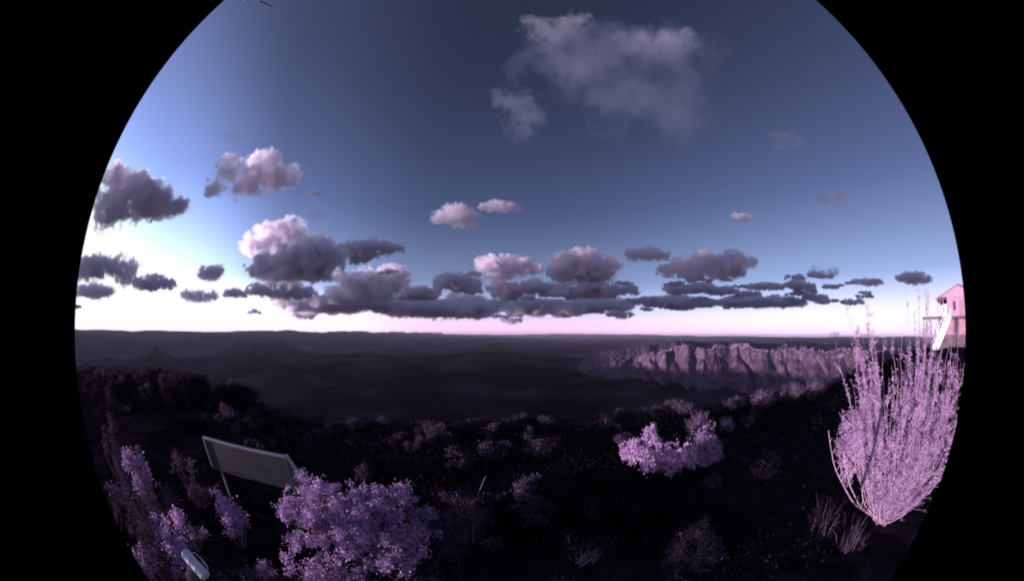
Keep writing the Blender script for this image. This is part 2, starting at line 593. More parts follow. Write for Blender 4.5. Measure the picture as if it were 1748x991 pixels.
def curve_to(p, q, g, bend=0.15, m=6, lift=0.2):
    t = np.linspace(0, 1, m)[:, None]
    p, q = np.asarray(p, float), np.asarray(q, float)
    L = np.linalg.norm(q - p)
    c = (p + q) / 2 + g.normal(size=3) * bend * L + np.array([0, 0, lift * L])
    return (1 - t) ** 2 * p + 2 * t * (1 - t) * c + t * t * q + g.normal(size=(m, 3)) * 0.012 * L * np.sin(t * math.pi)


def shrub_meshes(name, h, rx, ry, n_cl, per, cl_r, L, W, leaf, bark, seed, low=0.12, stems=26, up=0.3, shell=0.55, lop=0.35, lobes=True):
    """crown of leaf clumps on branches that reach every clump"""
    g = np.random.default_rng(seed)
    u = unit(g.normal(size=(n_cl, 3)))
    u[:, 2] = np.abs(u[:, 2]) * 1.0 - 0.12
    r = g.uniform(shell, 1.0, (n_cl, 1)) * (1 + lop * fbm(u[:, 0] * 1.6 + seed, u[:, 1] * 1.6, u[:, 2] * 1.6, 3)[:, None])
    nl = max(4, n_cl // 14)                                   # crown of several lobes, each with its own clumps
    lu = unit(g.normal(size=(nl, 3))); lu[:, 2] = np.abs(lu[:, 2])
    LC = lu * g.uniform(0.30, 0.84, (nl, 1)) * np.array([1, 1, 0.95])
    LR = g.uniform(0.24, 0.44, nl)
    li = g.integers(0, nl, n_cl)
    C = LC[li] + u * r * LR[li][:, None] if lobes else u * r
    C = C * np.array([rx, ry, h * (1 - low) * 0.94]) + np.array([0, 0, h * low])
    C[:, 2] = np.maximum(C[:, 2], 0.05 * h)
    sz = g.uniform(0.55, 1.35, n_cl)
    cnt = np.maximum((per * sz ** 2 * g.uniform(0.5, 1.2, n_cl)).astype(int), 4)
    idx = np.repeat(np.arange(n_cl), cnt)
    P = C[idx] + g.normal(size=(len(idx), 3)) * (cl_r * sz[idx])[:, None] * np.array([0.6, 0.6, 0.55])
    P[:, 2] = np.maximum(P[:, 2], 0.02)
    V, F = leaf_quads(P, L, W, g, up)
    fol = np_mesh(name + '_foliage', V, F, leaf)
    hubs = [g.normal(size=3) * np.array([rx, ry, 0]) * 0.10 + np.array([0, 0, 0.0]) for _ in range(5)]
    order = np.argsort(g.random(n_cl))
    paths, rads = [], []
    main = []
    for k in order[:stems]:
        q = C[k]
        b = hubs[k % 5] - np.array([0, 0, 0.06])
        pth = curve_to(b, q, g, 0.10, 7, 0.10)
        main.append(pth)
        paths.append(pth)
        rads.append(np.linspace(0.011, 0.004, 7) * (0.55 + 0.55 * h))
    for k in order[stems:]:
        q = C[k]
        best = min((float(np.linalg.norm(p[j] - q)), i, j) for i, p in enumerate(main) for j in (2, 3, 4, 5))
        p = main[best[1]][best[2]]
        paths.append(curve_to(p, q, g, 0.10, 4, 0.06))
        rads.append(np.linspace(0.005, 0.002, 4) * (0.55 + 0.55 * h))
    V, F = tube_paths(paths, rads)
    br = np_mesh(name + '_branches', V, F, bark)
    return fol, br


def plant(name, base, meshes, label, cat, group=None, rot=0.0, scale=(1, 1, 1)):
    o = empty(name, base, label, cat, group)
    o.rotation_euler = (0, 0, rot)
    o.scale = scale
    for nm, me in meshes:
        c = link(nm, me, o)
        if nm in ('foliage', 'blades', 'twigs'):
            c['kind'] = 'stuff'
    return o


def shrub(name, base, label, cat, h, rx, ry, n_cl, per, cl_r, L, W, leaf, bark, seed, group=None, **kw):
    fol, br = shrub_meshes(name, h, rx, ry, n_cl, per, cl_r, L, W, leaf, bark, seed, **kw)
    return plant(name, base, [('foliage', fol), ('branches', br)], label, cat, group)


# the big lilac bush in front and its neighbours
b = at_ground(620, 930, 3.3)
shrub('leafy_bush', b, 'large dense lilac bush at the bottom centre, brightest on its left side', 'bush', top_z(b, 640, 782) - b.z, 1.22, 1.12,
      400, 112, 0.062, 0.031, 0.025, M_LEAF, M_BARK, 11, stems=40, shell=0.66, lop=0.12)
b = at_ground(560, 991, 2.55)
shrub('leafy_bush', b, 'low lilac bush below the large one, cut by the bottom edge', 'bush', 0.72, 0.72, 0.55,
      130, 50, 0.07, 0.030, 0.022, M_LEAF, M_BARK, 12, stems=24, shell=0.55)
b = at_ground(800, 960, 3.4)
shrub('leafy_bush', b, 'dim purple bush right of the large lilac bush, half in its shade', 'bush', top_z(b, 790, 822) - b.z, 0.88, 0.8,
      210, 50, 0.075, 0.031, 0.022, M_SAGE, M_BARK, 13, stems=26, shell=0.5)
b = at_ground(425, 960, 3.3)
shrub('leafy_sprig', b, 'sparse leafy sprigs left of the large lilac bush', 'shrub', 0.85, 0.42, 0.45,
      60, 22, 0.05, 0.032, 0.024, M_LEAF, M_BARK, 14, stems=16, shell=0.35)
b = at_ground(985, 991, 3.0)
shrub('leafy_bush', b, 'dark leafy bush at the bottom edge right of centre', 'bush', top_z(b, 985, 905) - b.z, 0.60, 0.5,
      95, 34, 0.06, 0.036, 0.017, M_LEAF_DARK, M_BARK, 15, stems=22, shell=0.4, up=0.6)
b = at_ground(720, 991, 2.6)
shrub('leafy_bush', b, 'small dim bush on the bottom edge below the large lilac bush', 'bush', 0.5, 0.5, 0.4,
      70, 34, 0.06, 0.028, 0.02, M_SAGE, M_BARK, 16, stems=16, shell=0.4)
for i, (x, y, hd, ty, r, lab) in enumerate(((205, 900, 4.8, 885, 0.5, 'purple sprig bush hugging the lower left lens edge'), (290, 880, 4.9, 812, 0.45, 'small lit bush left of the panel foot'),
        (375, 830, 4.6, 778, 0.40, 'small pink tinged bush in front of the panel lower left corner'), (320, 800, 6.2, 745, 0.5, 'dark bush at the left end of the panel'),
        (160, 820, 6.5, 745, 0.6, 'dim bush on the left lens edge above the lower left bush'), (270, 830, 6.0, 770, 0.5, 'dim bush between the panel and the lens edge'),
        (230, 985, 3.4, 955, 0.45, 'dark bush at the bottom left lens edge'), (395, 985, 2.9, 925, 0.35, 'dark bush at the bottom edge between tin can and large bush'),
        (300, 930, 4.2, 885, 0.30, 'small leafy sprig above the tin can'))):
    b = at_ground(x, y, hd)
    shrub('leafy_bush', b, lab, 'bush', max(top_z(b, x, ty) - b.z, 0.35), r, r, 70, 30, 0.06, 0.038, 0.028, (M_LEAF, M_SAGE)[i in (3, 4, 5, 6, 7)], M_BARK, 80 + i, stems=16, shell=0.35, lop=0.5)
# mid slope bush that catches the sun
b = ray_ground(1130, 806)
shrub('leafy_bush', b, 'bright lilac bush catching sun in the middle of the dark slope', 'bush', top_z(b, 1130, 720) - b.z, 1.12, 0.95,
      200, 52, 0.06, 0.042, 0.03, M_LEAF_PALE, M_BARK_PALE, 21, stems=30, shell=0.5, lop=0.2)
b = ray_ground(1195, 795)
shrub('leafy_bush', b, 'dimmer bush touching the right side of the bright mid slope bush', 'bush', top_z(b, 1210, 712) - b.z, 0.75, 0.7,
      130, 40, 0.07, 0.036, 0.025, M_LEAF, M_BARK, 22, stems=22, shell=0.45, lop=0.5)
b = ray_ground(1300, 815)
shrub('round_bush', b, 'low rounded dark bush on the slope below the right crest', 'bush', 0.55, 0.50, 0.5,
      90, 40, 0.06, 0.04, 0.010, M_LEAF_DARK, M_BARK, 23, stems=18, shell=0.6, up=1.2, lop=0.15, lobes=False)
b = at_ground(1165, 985, 3.2)
shrub('round_bush', b, 'grey spiky rounded bush at the bottom right of centre', 'bush', top_z(b, 1165, 882) - b.z, 0.45, 0.45,
      110, 44, 0.06, 0.05, 0.008, M_SAGE, M_BARK, 24, stems=20, shell=0.55, up=1.5, lop=0.15, lobes=False)
# left side
b = at_ground(262, 945, 4.3)
shrub('leafy_bush', b, 'purple bush at the lower left edge of the lens circle', 'bush', top_z(b, 255, 800) - b.z, 0.85, 0.7,
      170, 36, 0.075, 0.033, 0.024, M_SAGE, M_BARK, 31, stems=24, shell=0.45, lop=0.5)
b = at_ground(330, 920, 5.0)
shrub('leafy_sprig', b, 'loose purple sprigs between the lower left bush and the panel', 'shrub', 1.0, 0.5, 0.45,
      46, 20, 0.055, 0.032, 0.024, M_LEAF, M_BARK, 32, stems=14, shell=0.35)
b = at_ground(232, 790, 7.0)
shrub('leafy_bush', b, 'purple bush behind the panel on the left, lit along its lower front', 'bush', top_z(b, 240, 712) - b.z, 0.55, 0.55,
      80, 34, 0.09, 0.045, 0.032, M_LEAF, M_BARK, 33, stems=22, shell=0.5)
b = Vector((-19, 7.6, gz(-19, 7.6)))
shrub('juniper_tree', b, 'broad dark juniper on the left shoulder beyond the panel, the widest there', 'tree', top_z(b, 320, 618) - b.z, 2.2, 2.0,
      330, 60, 0.22, 0.11, 0.055, M_LEAF_DARK, M_BARK, 34, stems=34, shell=0.55)
b = Vector((-15.5, 9.2, gz(-15.5, 9.2)))
shrub('juniper_tree', b, 'low dark juniper right of the broad one on the left shoulder', 'tree', top_z(b, 392, 650) - b.z, 1.6, 1.5,
      240, 60, 0.19, 0.10, 0.05, M_LEAF_DARK, M_BARK, 35, stems=30, shell=0.55)
b = Vector((-20, 3.4, gz(-20, 3.4)))
shrub('juniper_tree', b, 'dark juniper left of the broad one, near the lens edge', 'tree', top_z(b, 215, 622) - b.z, 1.6, 1.5,
      260, 60, 0.19, 0.11, 0.055, M_LEAF_DARK, M_BARK, 36, stems=30, shell=0.55)
b = at_ground(187, 740, 8.4)
shrub('slender_shrub', b, 'slender upright lilac shrub rising above the left edge junipers', 'shrub', top_z(b, 187, 598) - b.z, 0.22, 0.22,
      80, 26, 0.07, 0.045, 0.03, M_SAGE, M_BARK, 37, stems=20, shell=0.3)


# tall whip-like shrub on the right
def whip_shrub(base, h, spread, seed, n_stem=150):
    g = np.random.default_rng(seed)
    paths, rads, P = [], [], []
    tips = []
    bunch = [(g.uniform(0, 2 * math.pi), math.sqrt(g.random()) * spread, g.uniform(0.8, 1.12)) for _ in range(70)]
    for k in range(n_stem):
        ba, br_, bh = bunch[k % 70]
        ex, ey = math.cos(ba) * br_ + g.normal() * 0.12, math.sin(ba) * br_ + g.normal() * 0.12
        an = math.atan2(ey, ex)
        rr_ = math.hypot(ex, ey)
        hh = h * (g.uniform(0.50, 0.92) if k % 4 else g.uniform(0.85, 1.12)) * (1 - 0.22 * (rr_ / spread) ** 2) * bh
        hh = min(hh, 1.04 * h)
        b = np.array([math.cos(an), math.sin(an), 0]) * 0.12 * math.sqrt(g.random()) - np.array([0, 0, 0.05])
        q = np.array([math.cos(an) * rr_ - 0.05, math.sin(an) * rr_ + 0.42 * hh / h, hh])
        m = 16
        t = np.linspace(0, 1, m)[:, None]
        c = np.array([q[0] * 0.62, q[1] * 0.62, hh * 0.38])
        p = (1 - t) ** 2 * b + 2 * t * (1 - t) * c + t * t * q
        p = p + np.cumsum(g.normal(size=(m, 3)) * 0.020 * h / 3, axis=0) * np.array([1, 1, 0.3])
        paths.append(p)
        rads.append(np.linspace(0.011, 0.0028, m) * g.uniform(0.5, 1.1))
        for s in range(g.integers(8, 14)):
            j = g.integers(3, m - 1)
            d = unit((p[j + 1] - p[j])[None])[0] + g.normal(size=3) * 0.6
            d[2] = abs(d[2]) + 0.25
            ln = g.uniform(0.12, 0.7) * (1.15 - j / m)
            e = p[j] + unit(d[None])[0] * ln
            tw = curve_to(p[j], e, g, 0.06, 5, 0.02)
            paths.append(tw)
            rads.append(np.linspace(0.004, 0.0018, 5))
            tips.append(tw)
        tips.append(p[4:])
    for tw in tips:
        zt = tw[:, 2].mean() / h
        n = int(g.integers(16, 40) * np.interp(zt, [0, 0.12, 0.3, 0.7, 0.85, 1.0], [0.15, 0.45, 0.85, 1.2, 0.8, 0.25]) * (2.2 if len(tw) > 6 else 1))
        if n < 1:
            continue
        f = g.random(n) * (len(tw) - 1)
        i = f.astype(int)
        fr = (f - i)[:, None]
        P.append(tw[i] * (1 - fr) + tw[np.minimum(i + 1, len(tw) - 1)] * fr + g.normal(size=(n, 3)) * 0.018)
    P = np.concatenate(P)
    V, F = leaf_quads(P, 0.028, 0.015, g, 0.8)
    fol = np_mesh('whip_foliage', V, F, M_LEAF_PALE)
    V, F = tube_paths(paths, rads)
    br = np_mesh('whip_branches', V, F, M_BARK_PALE)
    return plant('tall_shrub', base, [('foliage', fol), ('branches', br)], 'tall pinkish shrub with many upright whips at the right edge', 'shrub')


TB = at_ground(1515, 868, 5.6)
whip_shrub(TB, top_z(TB, 1535, 486) - TB.z, 1.3, 41)
b = at_ground(1466, 740, 6.6)
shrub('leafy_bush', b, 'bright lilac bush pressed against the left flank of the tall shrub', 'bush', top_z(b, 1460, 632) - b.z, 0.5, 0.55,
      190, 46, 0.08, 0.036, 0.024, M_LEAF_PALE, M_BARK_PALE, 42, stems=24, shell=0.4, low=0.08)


# long bare branches leaning out of the tall shrub's foot
def bare_branch():
    g = np.random.default_rng(43)
    paths, rads = [], []
    for (tx, ty), m in (((1416, 735), 14), ((1442, 772), 10), ((1468, 748), 12)):
        tip = Vector((0, 0, CAMZ)) + px_dir(tx, ty) * (TB.length * 0.985)
        q = np.array(tip - TB)
        t = np.linspace(0, 1, m)[:, None]
        c = np.array([q[0] * 0.75, q[1] * 0.75, q[2] * 0.12])
        p = 2 * t * (1 - t) * c + t * t * q + np.cumsum(g.normal(size=(m, 3)) * 0.012, 0) * np.sin(t * math.pi)
        paths.append(p); rads.append(np.linspace(0.016, 0.007, m))
        for s in range(8):
            j = g.integers(3, m - 1)
            e = p[j] + g.normal(size=3) * 0.05 + np.array([0, 0, g.uniform(0.03, 0.12)])
            paths.append(curve_to(p[j], e, g, 0.05, 4, 0)); rads.append(np.linspace(0.007, 0.004, 4))
    V, F = tube_paths(paths, rads, 4)
    o = link('bare_branches', np_mesh('bare_branches', V, F, M_BARK_PALE), None, TB + Vector((-0.05, 0.0, 0.02)))
    return o


bb = bare_branch()
bb.parent = bpy.data.objects['tall_shrub']
bb.location = (-0.05, 0, 0.02)


def tuft_meshes(n, h, r, seed, lean=0.3, wid=0.006):
    g = np.random.default_rng(seed)
    an = g.uniform(0, 2 * math.pi, n)
    rr_ = np.sqrt(g.random(n)) * r
    B = np.stack([np.cos(an) * rr_ * 0.8, np.sin(an) * rr_ * 0.8, np.full(n, -0.03)], -1)
    hh = h * g.uniform(0.3, 1.0, n) ** 0.8
    T = np.stack([np.cos(an) * rr_ * (0.8 + lean), np.sin(an) * rr_ * (0.8 + lean), hh * (1 - 0.45 * (rr_ / r) ** 2)], -1) + g.normal(size=(n, 3)) * 0.13 * h * np.array([1, 1, 0.4])
    M = (B + T) / 2 + np.array([0, 0, 0.10]) * h
    s = unit(np.stack([-np.sin(an), np.cos(an), 0 * an], -1) + g.normal(size=(n, 3)) * 0.5) * wid
    V = np.stack([B - s, B + s, M + s * 0.8, M - s * 0.8, T + s * 0.25, T - s * 0.25], 1).reshape(-1, 3)
    k = np.arange(n)[:, None] * 6
    F = np.concatenate([k + np.array([0, 1, 2, 3]), k + np.array([3, 2, 4, 5])])
    return V, F


def grass(base, label, n, h, r, seed, mat=None, group=None, wid=0.006, name='grass_tuft', cat='grass tuft'):
    V, F = tuft_meshes(n, h, r, seed, wid=wid)
    o = link(name, np_mesh(name, V, F, mat or M_GRASS), None, base)
    return tag(o, label, cat, group)


for (x, y, ty, r, n, lab) in ((1192, 742, 694, 0.40, 420, 'upright grassy clump just behind the bright mid slope bush'),
                              (1238, 735, 708, 0.25, 240, 'short grassy clump right of the bright mid slope bush'),
                              (1258, 695, 674, 0.30, 200, 'leftmost small grassy clump along the right crest'),
                              (1300, 692, 662, 0.42, 300, 'spiky clump on the crest between two grass clumps'),
                              (1352, 682, 648, 0.40, 380, 'tall sunlit grass clump on the right crest'),
                              (1386, 676, 644, 0.42, 420, 'tallest sunlit grass clump on the right crest nearest the tall shrub'),
                              (1405, 900, 835, 0.6, 70, 'dry grass clump in the dark below the tall shrub'),
                              (1450, 930, 870, 0.5, 60, 'dim dry grass clump at the foot of the tall shrub')):
    b = ray_ground(x, y)
    d_ = px_dir(x, y)
    h_ = max(top_z(b, x, ty) - b.z, 0.15)
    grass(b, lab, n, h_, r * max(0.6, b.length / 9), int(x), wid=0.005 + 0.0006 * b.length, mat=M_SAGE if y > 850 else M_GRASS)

# one pale stalk
b = ray_ground(812, 850)
bm = bmesh.new()
pt = px_at(829, 812, (b - Vector((0, 0, CAMZ))).length * 0.96) - b
add_tube(bm, [(0, 0, -0.03), pt * 0.5 + Vector((0.01, 0, 0.01)), pt], [0.006, 0.005, 0.003], 5)
tag(bm_obj('dry_stalk', bm, M_BARK_PALE, None, b), 'single pale dry stalk leaning up from the dark scrub', 'stalk')

# scrub on the slope: a few shrub shapes, each copy an object of its own
kinds = []
for k in range(7):
    kinds.append(shrub_meshes('scrub%d' % k, 0.62, 0.52 + 0.05 * (k % 3), 0.5, 90, 34, 0.075, 0.05, 0.02 if k % 2 else 0.032, (M_SAGE, M_LEAF_DARK)[k % 4 == 3], M_BARK, 60 + k,
                              stems=14, shell=0.45, up=0.8, lop=0.4))
g = np.random.default_rng(5)
n_put = 0
avoid = [(o.location.x, o.location.y) for o in COL.objects if o.get('category') in ('bush', 'shrub', 'tree')]
tries = 0
while n_put < 290 and tries < 9000:
    tries += 1
    az = g.uniform(-86, 84)
    c = float(np.interp(az, _CA, _CD))
    if n_put < 130:
        az = g.uniform(-60, 84)
        c = float(np.interp(az, _CA, _CD))
        rr_ = c * g.uniform(0.80, 1.22)
    elif n_put < 185:
        az = g.uniform(-89, -56)
        rr_ = g.uniform(22, 75)
    else:
        rr_ = c * math.sqrt(g.uniform(0.12, 1.0))
    x, y = rr_ * math.sin(rad(az)), rr_ * math.cos(rad(az))
    if rr_ < 3.8 or any((x - a) ** 2 + (y - b_) ** 2 < 0.5 for a, b_ in avoid):
        continue
    if 3.5 < rr_ < 7 and -75 < az < -45:
        continue
    s = g.uniform(0.5, 1.25) * (0.8 if az > -55 and rr_ < c * 0.8 else 1.0) * (2.2 if rr_ > 20 and az < -50 else 1.0)
    fol, br = kinds[int(g.integers(0, 7))]
    plant('scrub_bush', (x, y, gz(x, y) - 0.03), [('foliage', fol), ('branches', br)], ('small dark scrub bush along the crest of the shaded hillside', 'small dark scrub bush on the left shoulder of the hill', 'small dark scrub bush in the shaded near slope')[0 if n_put < 130 else 1 if n_put < 185 else 2], 'bush',
          ('scrub bushes along the crest', 'scrub bushes on the left shoulder', 'scrub bushes on the near slope')[0 if n_put < 130 else 1 if n_put < 185 else 2],
          g.uniform(0, 6.28), (s, s, s * g.uniform(0.7, 1.1)))
    n_put += 1

# low leafy scrub that covers the soil: uncountable
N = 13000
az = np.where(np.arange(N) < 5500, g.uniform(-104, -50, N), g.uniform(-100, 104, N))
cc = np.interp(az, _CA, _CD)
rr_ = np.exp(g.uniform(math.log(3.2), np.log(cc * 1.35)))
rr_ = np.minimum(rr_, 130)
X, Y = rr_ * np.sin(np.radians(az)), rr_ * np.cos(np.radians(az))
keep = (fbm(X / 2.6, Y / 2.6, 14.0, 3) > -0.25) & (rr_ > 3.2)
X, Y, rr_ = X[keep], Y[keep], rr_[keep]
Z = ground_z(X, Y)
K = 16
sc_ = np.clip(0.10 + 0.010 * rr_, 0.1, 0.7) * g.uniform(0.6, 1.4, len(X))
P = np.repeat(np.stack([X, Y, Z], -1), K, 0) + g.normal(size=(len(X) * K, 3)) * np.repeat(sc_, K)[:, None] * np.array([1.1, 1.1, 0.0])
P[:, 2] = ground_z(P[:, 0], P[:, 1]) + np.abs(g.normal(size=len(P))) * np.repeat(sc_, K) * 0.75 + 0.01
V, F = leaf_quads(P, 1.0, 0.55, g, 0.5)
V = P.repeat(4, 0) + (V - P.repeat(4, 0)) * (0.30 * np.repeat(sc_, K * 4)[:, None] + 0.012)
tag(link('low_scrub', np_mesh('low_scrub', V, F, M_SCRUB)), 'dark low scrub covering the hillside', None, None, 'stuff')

# grass and twigs between the bushes: uncountable
N = 1500
az = np.radians(g.uniform(-95, 100, N))
rr_ = np.interp(np.degrees(az), _CA, _CD) * np.sqrt(g.uniform(0.01, 1.35, N))
rr_ = np.minimum(rr_, 34)
X, Y = rr_ * np.sin(az), rr_ * np.cos(az)
keep = fbm(X / 1.6, Y / 1.6, 4.0, 3) > -0.35
X, Y = X[keep], Y[keep]
Z = ground_z(X, Y)
VV, FF = [], []
tv, tf = tuft_meshes(12, 0.17, 0.16, 3, lean=0.9, wid=0.003)
for k in range(len(X)):
    s = g.uniform(0.5, 1.4)
    a = g.uniform(0, 6.28)
    R = np.array([[math.cos(a), -math.sin(a), 0], [math.sin(a), math.cos(a), 0], [0, 0, 1]])
    VV.append((tv * s) @ R.T + np.array([X[k], Y[k], Z[k] - 0.01]))
    FF.append(tf + len(tv) * k)
tag(link('dry_grass', np_mesh('dry_grass', np.concatenate(VV), np.concatenate(FF), M_GRASS)), 'thin dry grass and twigs between the bushes', None, None, 'stuff')

# trees on the mesa: far off, read as a fringe of dark dots
na, nr = MSH
g = np.random.default_rng(9)
VV, FF, o_ = [], [], 0
bm = bmesh.new()
bmesh.ops.create_icosphere(bm, subdivisions=1, radius=1)
iv = np.array([v.co[:] for v in bm.verts]); if_ = np.array([[v.index for v in f.verts] for f in bm.faces])
bm.free()
MG = MV.reshape(nr, na, 3)
for k in range(1500):
    i = int(g.integers(96, 150)); j = int(g.integers(int(0.27 * na), na - 5))
    if k < 500:
        j = int(np.clip(g.normal(0.47, 0.035), 0.3, 0.9) * na); i = int(g.integers(108, 150))
    s = g.uniform(3, 8)
    VV.append(iv * np.array([s, s, s * g.uniform(0.7, 1.3)]) * (1 + 0.25 * g.normal(size=(len(iv), 1))) + MG[i, j] + np.array([0, 0, s * 0.4]))
    FF.append(if_ + o_); o_ += len(iv)
tag(link('mesa_woodland', np_mesh('mesa_woodland', np.concatenate(VV), np.concatenate(FF), M_LEAF)), 'scattered purple trees along the mesa top', None, None, 'stuff')

# ------------------------------------------------------------------ built things
M_PANEL = mat_noise('panel_backsheet', (0.04, 0.038, 0.05), (0.056, 0.054, 0.07), 5, 0.55, 0.3, 3)
M_ALU = mat_noise('panel_frame', (0.24, 0.24, 0.28), (0.30, 0.30, 0.34), 20, 0.4, 0.5, 3)
M_STEEL_DARK = mat_noise('dark_steel', (0.05, 0.045, 0.055), (0.10, 0.09, 0.10), 12, 0.6, 0.4, 4)
M_HOSE = mat_noise('hose_rubber', (0.03, 0.04, 0.04), (0.045, 0.06, 0.06), 10, 0.5, 0.4, 3)
M_TIN = mat_noise('bright_tin', (0.72, 0.66, 0.70), (0.88, 0.82, 0.86), 14, 0.3, 0.6, 4, metal=0.2)
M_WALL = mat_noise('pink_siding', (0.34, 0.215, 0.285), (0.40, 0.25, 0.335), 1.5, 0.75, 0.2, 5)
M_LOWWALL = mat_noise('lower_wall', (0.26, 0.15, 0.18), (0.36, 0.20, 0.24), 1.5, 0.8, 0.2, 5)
M_ROOF = mat_noise('roof_metal', (0.22, 0.13, 0.16), (0.28, 0.165, 0.20), 2, 0.6, 0.3, 4)
M_TIMBER = mat_noise('dark_timber', (0.07, 0.05, 0.06), (0.14, 0.10, 0.11), 6, 0.85, 0.2, 6, stretch=(1, 1, 0.2))
M_WHITE = mat_noise('white_paint', (0.78, 0.76, 0.78), (0.84, 0.82, 0.84), 8, 0.6, 0.3, 3)
M_GLASS = mat_noise('dark_glass', (0.03, 0.03, 0.04), (0.05, 0.05, 0.06), 3, 0.08, 0.5, 2)


def frame_of(p, q):
    """local axes of an upright board from p to q (horizontal): along, normal, up"""
    u = (q - p); u.z = 0
    L = u.length
    u.normalize()
    return L, u, Vector((0, 0, 1)).cross(u), Vector((0, 0, 1))


# framed panel standing in the scrub, its back towards the camera, and its shorter wing
PZ = 1.20
def at_z(x, y, z):
    d = px_dir(x, y)
    return Vector((0, 0, CAMZ)) + d * ((z - CAMZ) / d.z)


pA, pB, pC = at_z(346, 744, PZ), at_z(487, 777, PZ), at_z(520, 822, PZ)
panel = empty('solar_panel', (pA + pB) / 2 * 1.0, 'grey framed panel tilted up in the dark scrub, pale edge on top', 'panel')
panel.location.z = gz(panel.location.x, panel.location.y)


def board(p, q, hgt, tilt, parent, with_left=True):
    L, u, n, w = frame_of(p, q)
    o = parent.location
    m = Matrix((u, n, w)).transposed()
    down = (-w + n * tilt).normalized()           # lower edge set away from the camera
    mm = Matrix((u, down.cross(u) * -1, -down)).transposed()
    c = (p + q) / 2 + down * hgt / 2 - o
    bm = bmesh.new(); add_box(bm, c, (L - 0.05, 0.012, hgt - 0.05), mm)
    bm_obj('backsheet', bm, M_PANEL, parent)
    for f, nm in ((0.0, 'frame_rail'), (1.0, 'frame_rail')):
        bm = bmesh.new(); add_box(bm, (p + q) / 2 + down * (0.018 + f * (hgt - 0.036)) - o, (L, 0.045, 0.036), mm)
        r = bm_obj(nm, bm, M_ALU if f == 0 else M_PANEL, parent)
        b_ = r.modifiers.new('bevel', 'BEVEL'); b_.width = 0.004; b_.segments = 2
    for f in ((0, 1) if with_left else (1,)):
        bm = bmesh.new(); add_box(bm, p + (q - p) * f + u * (0.018 if f == 0 else -0.018) + down * hgt / 2 - o, (0.036, 0.043, hgt - 0.076), mm)
        bm_obj('frame_stile', bm, M_STEEL_DARK if f else M_ALU, parent)
    return down, mm


dn, _m = board(pA, pB, 0.62, 0.10, panel)
# triangular end plate falling away to the right of the panel
eu = Vector((0.96, 0.26, 0)).normalized(); en = Vector((eu.y, -eu.x, 0))
dC = px_dir(521, 824); cam_p = Vector((0, 0, CAMZ)); q0 = pB + eu * 0.02
pC = cam_p + dC * ((q0 - cam_p).dot(en) / dC.dot(en))
bm = bmesh.new()
outl = [q0 + Vector((0, 0, -0.01)), pC, pC + Vector((0, 0, -0.10)), q0 + Vector((0, 0, -0.60))]
fa = [bm.verts.new(v + en * 0.006 - panel.location) for v in outl]; fb = [bm.verts.new(v - en * 0.006 - panel.location) for v in outl]
bm.faces.new(fa); bm.faces.new(fb[::-1])
for i in range(4):
    bm.faces.new((fa[i], fb[i], fb[(i + 1) % 4], fa[(i + 1) % 4]))
bm_obj('end_plate', bm, M_PANEL, panel)
bm = bmesh.new(); add_bar(bm, q0 + Vector((0, 0, 0.02)) - panel.location, pC + Vector((0, 0, 0.03)) - panel.location, 0.05, 0.03); bm_obj('end_rail', bm, M_ALU, panel)
for p in (pA.lerp(pB, 0.12), pA.lerp(pB, 0.97)):
    bm = bmesh.new()
    zg = gz(p.x, p.y + 0.12)
    add_bar(bm, (p.x, p.y + 0.10, zg - 0.1), (p.x, p.y + 0.07, PZ - 0.12), 0.04, 0.04)
    bmesh.ops.translate(bm, verts=bm.verts, vec=-panel.location)
    bm_obj('post', bm, M_STEEL_DARK, panel)

# straight pipe and the coiled hose in front of the panel
p1, p2 = ray_ground(338, 832), ray_ground(462, 890)
bm = bmesh.new()
add_tube(bm, [p1.lerp(p2, t) - p1 + Vector((0, 0, 0.05 + 0.02 * math.sin(t * 3.1))) for t in np.linspace(0, 1, 9)], 0.018, 8)
tag(bm_obj('pipe', bm, M_HOSE, None, p1, True), 'thin straight dark pipe lying below the panel', 'pipe')
hc = ray_ground(368, 905)
pts = []
for t in np.linspace(0, 2 * math.pi * 2.6, 90):
    r = 0.26 + 0.10 * math.sin(t * 0.77)
    x, y = hc.x + math.cos(t) * r * 1.25, hc.y + math.sin(t) * r
    pts.append(Vector((x, y, gz(x, y) + 0.03 + 0.008 * t / 6)) - hc)
e = ray_ground(410, 868)
for t in np.linspace(0.1, 1, 12):
    x, y = (1 - t) * (pts[89].x + hc.x) + t * e.x, (1 - t) * (pts[89].y + hc.y) + t * e.y + 0.12 * math.sin(t * 3.1)
    pts.append(Vector((x, y, gz(x, y) + 0.03)) - hc)
bm = bmesh.new(); add_tube(bm, pts, 0.013, 6)
tag(bm_obj('hose', bm, M_HOSE, None, hc, True), 'loosely coiled dark hose lying on the ground below the pipe', 'hose')

# shining tin at the lower left
tp = px_at(333, 963, 3.6)
tin = empty('metal_can', tp, 'shiny tin can lying tilted at the lower left, glinting in the sun', 'can')
ax = (px_at(346, 975, 3.55) - px_at(321, 947, 3.65)).normalized()
q = ax.to_track_quat('Z', 'Y').to_matrix()
bm = bmesh.new()
prof = [(-0.155, 0.060), (-0.150, 0.066), (-0.140, 0.063), (-0.05, 0.063), (-0.045, 0.066), (-0.035, 0.063), (0.045, 0.063), (0.05, 0.066), (0.06, 0.063), (0.14, 0.063), (0.15, 0.066), (0.155, 0.060)]
add_tube(bm, [ax * z for z, r in prof], [r for z, r in prof], 20)
bm_obj('body', bm, M_TIN, tin, None, True)
bm = bmesh.new(); add_tube(bm, [ax * 0.156, ax * 0.166], [0.052, 0.050], 20); bm_obj('lid', bm, M_TIN, tin)
bm = bmesh.new()
side = ax.cross(Vector((0, 0, 1))).normalized()
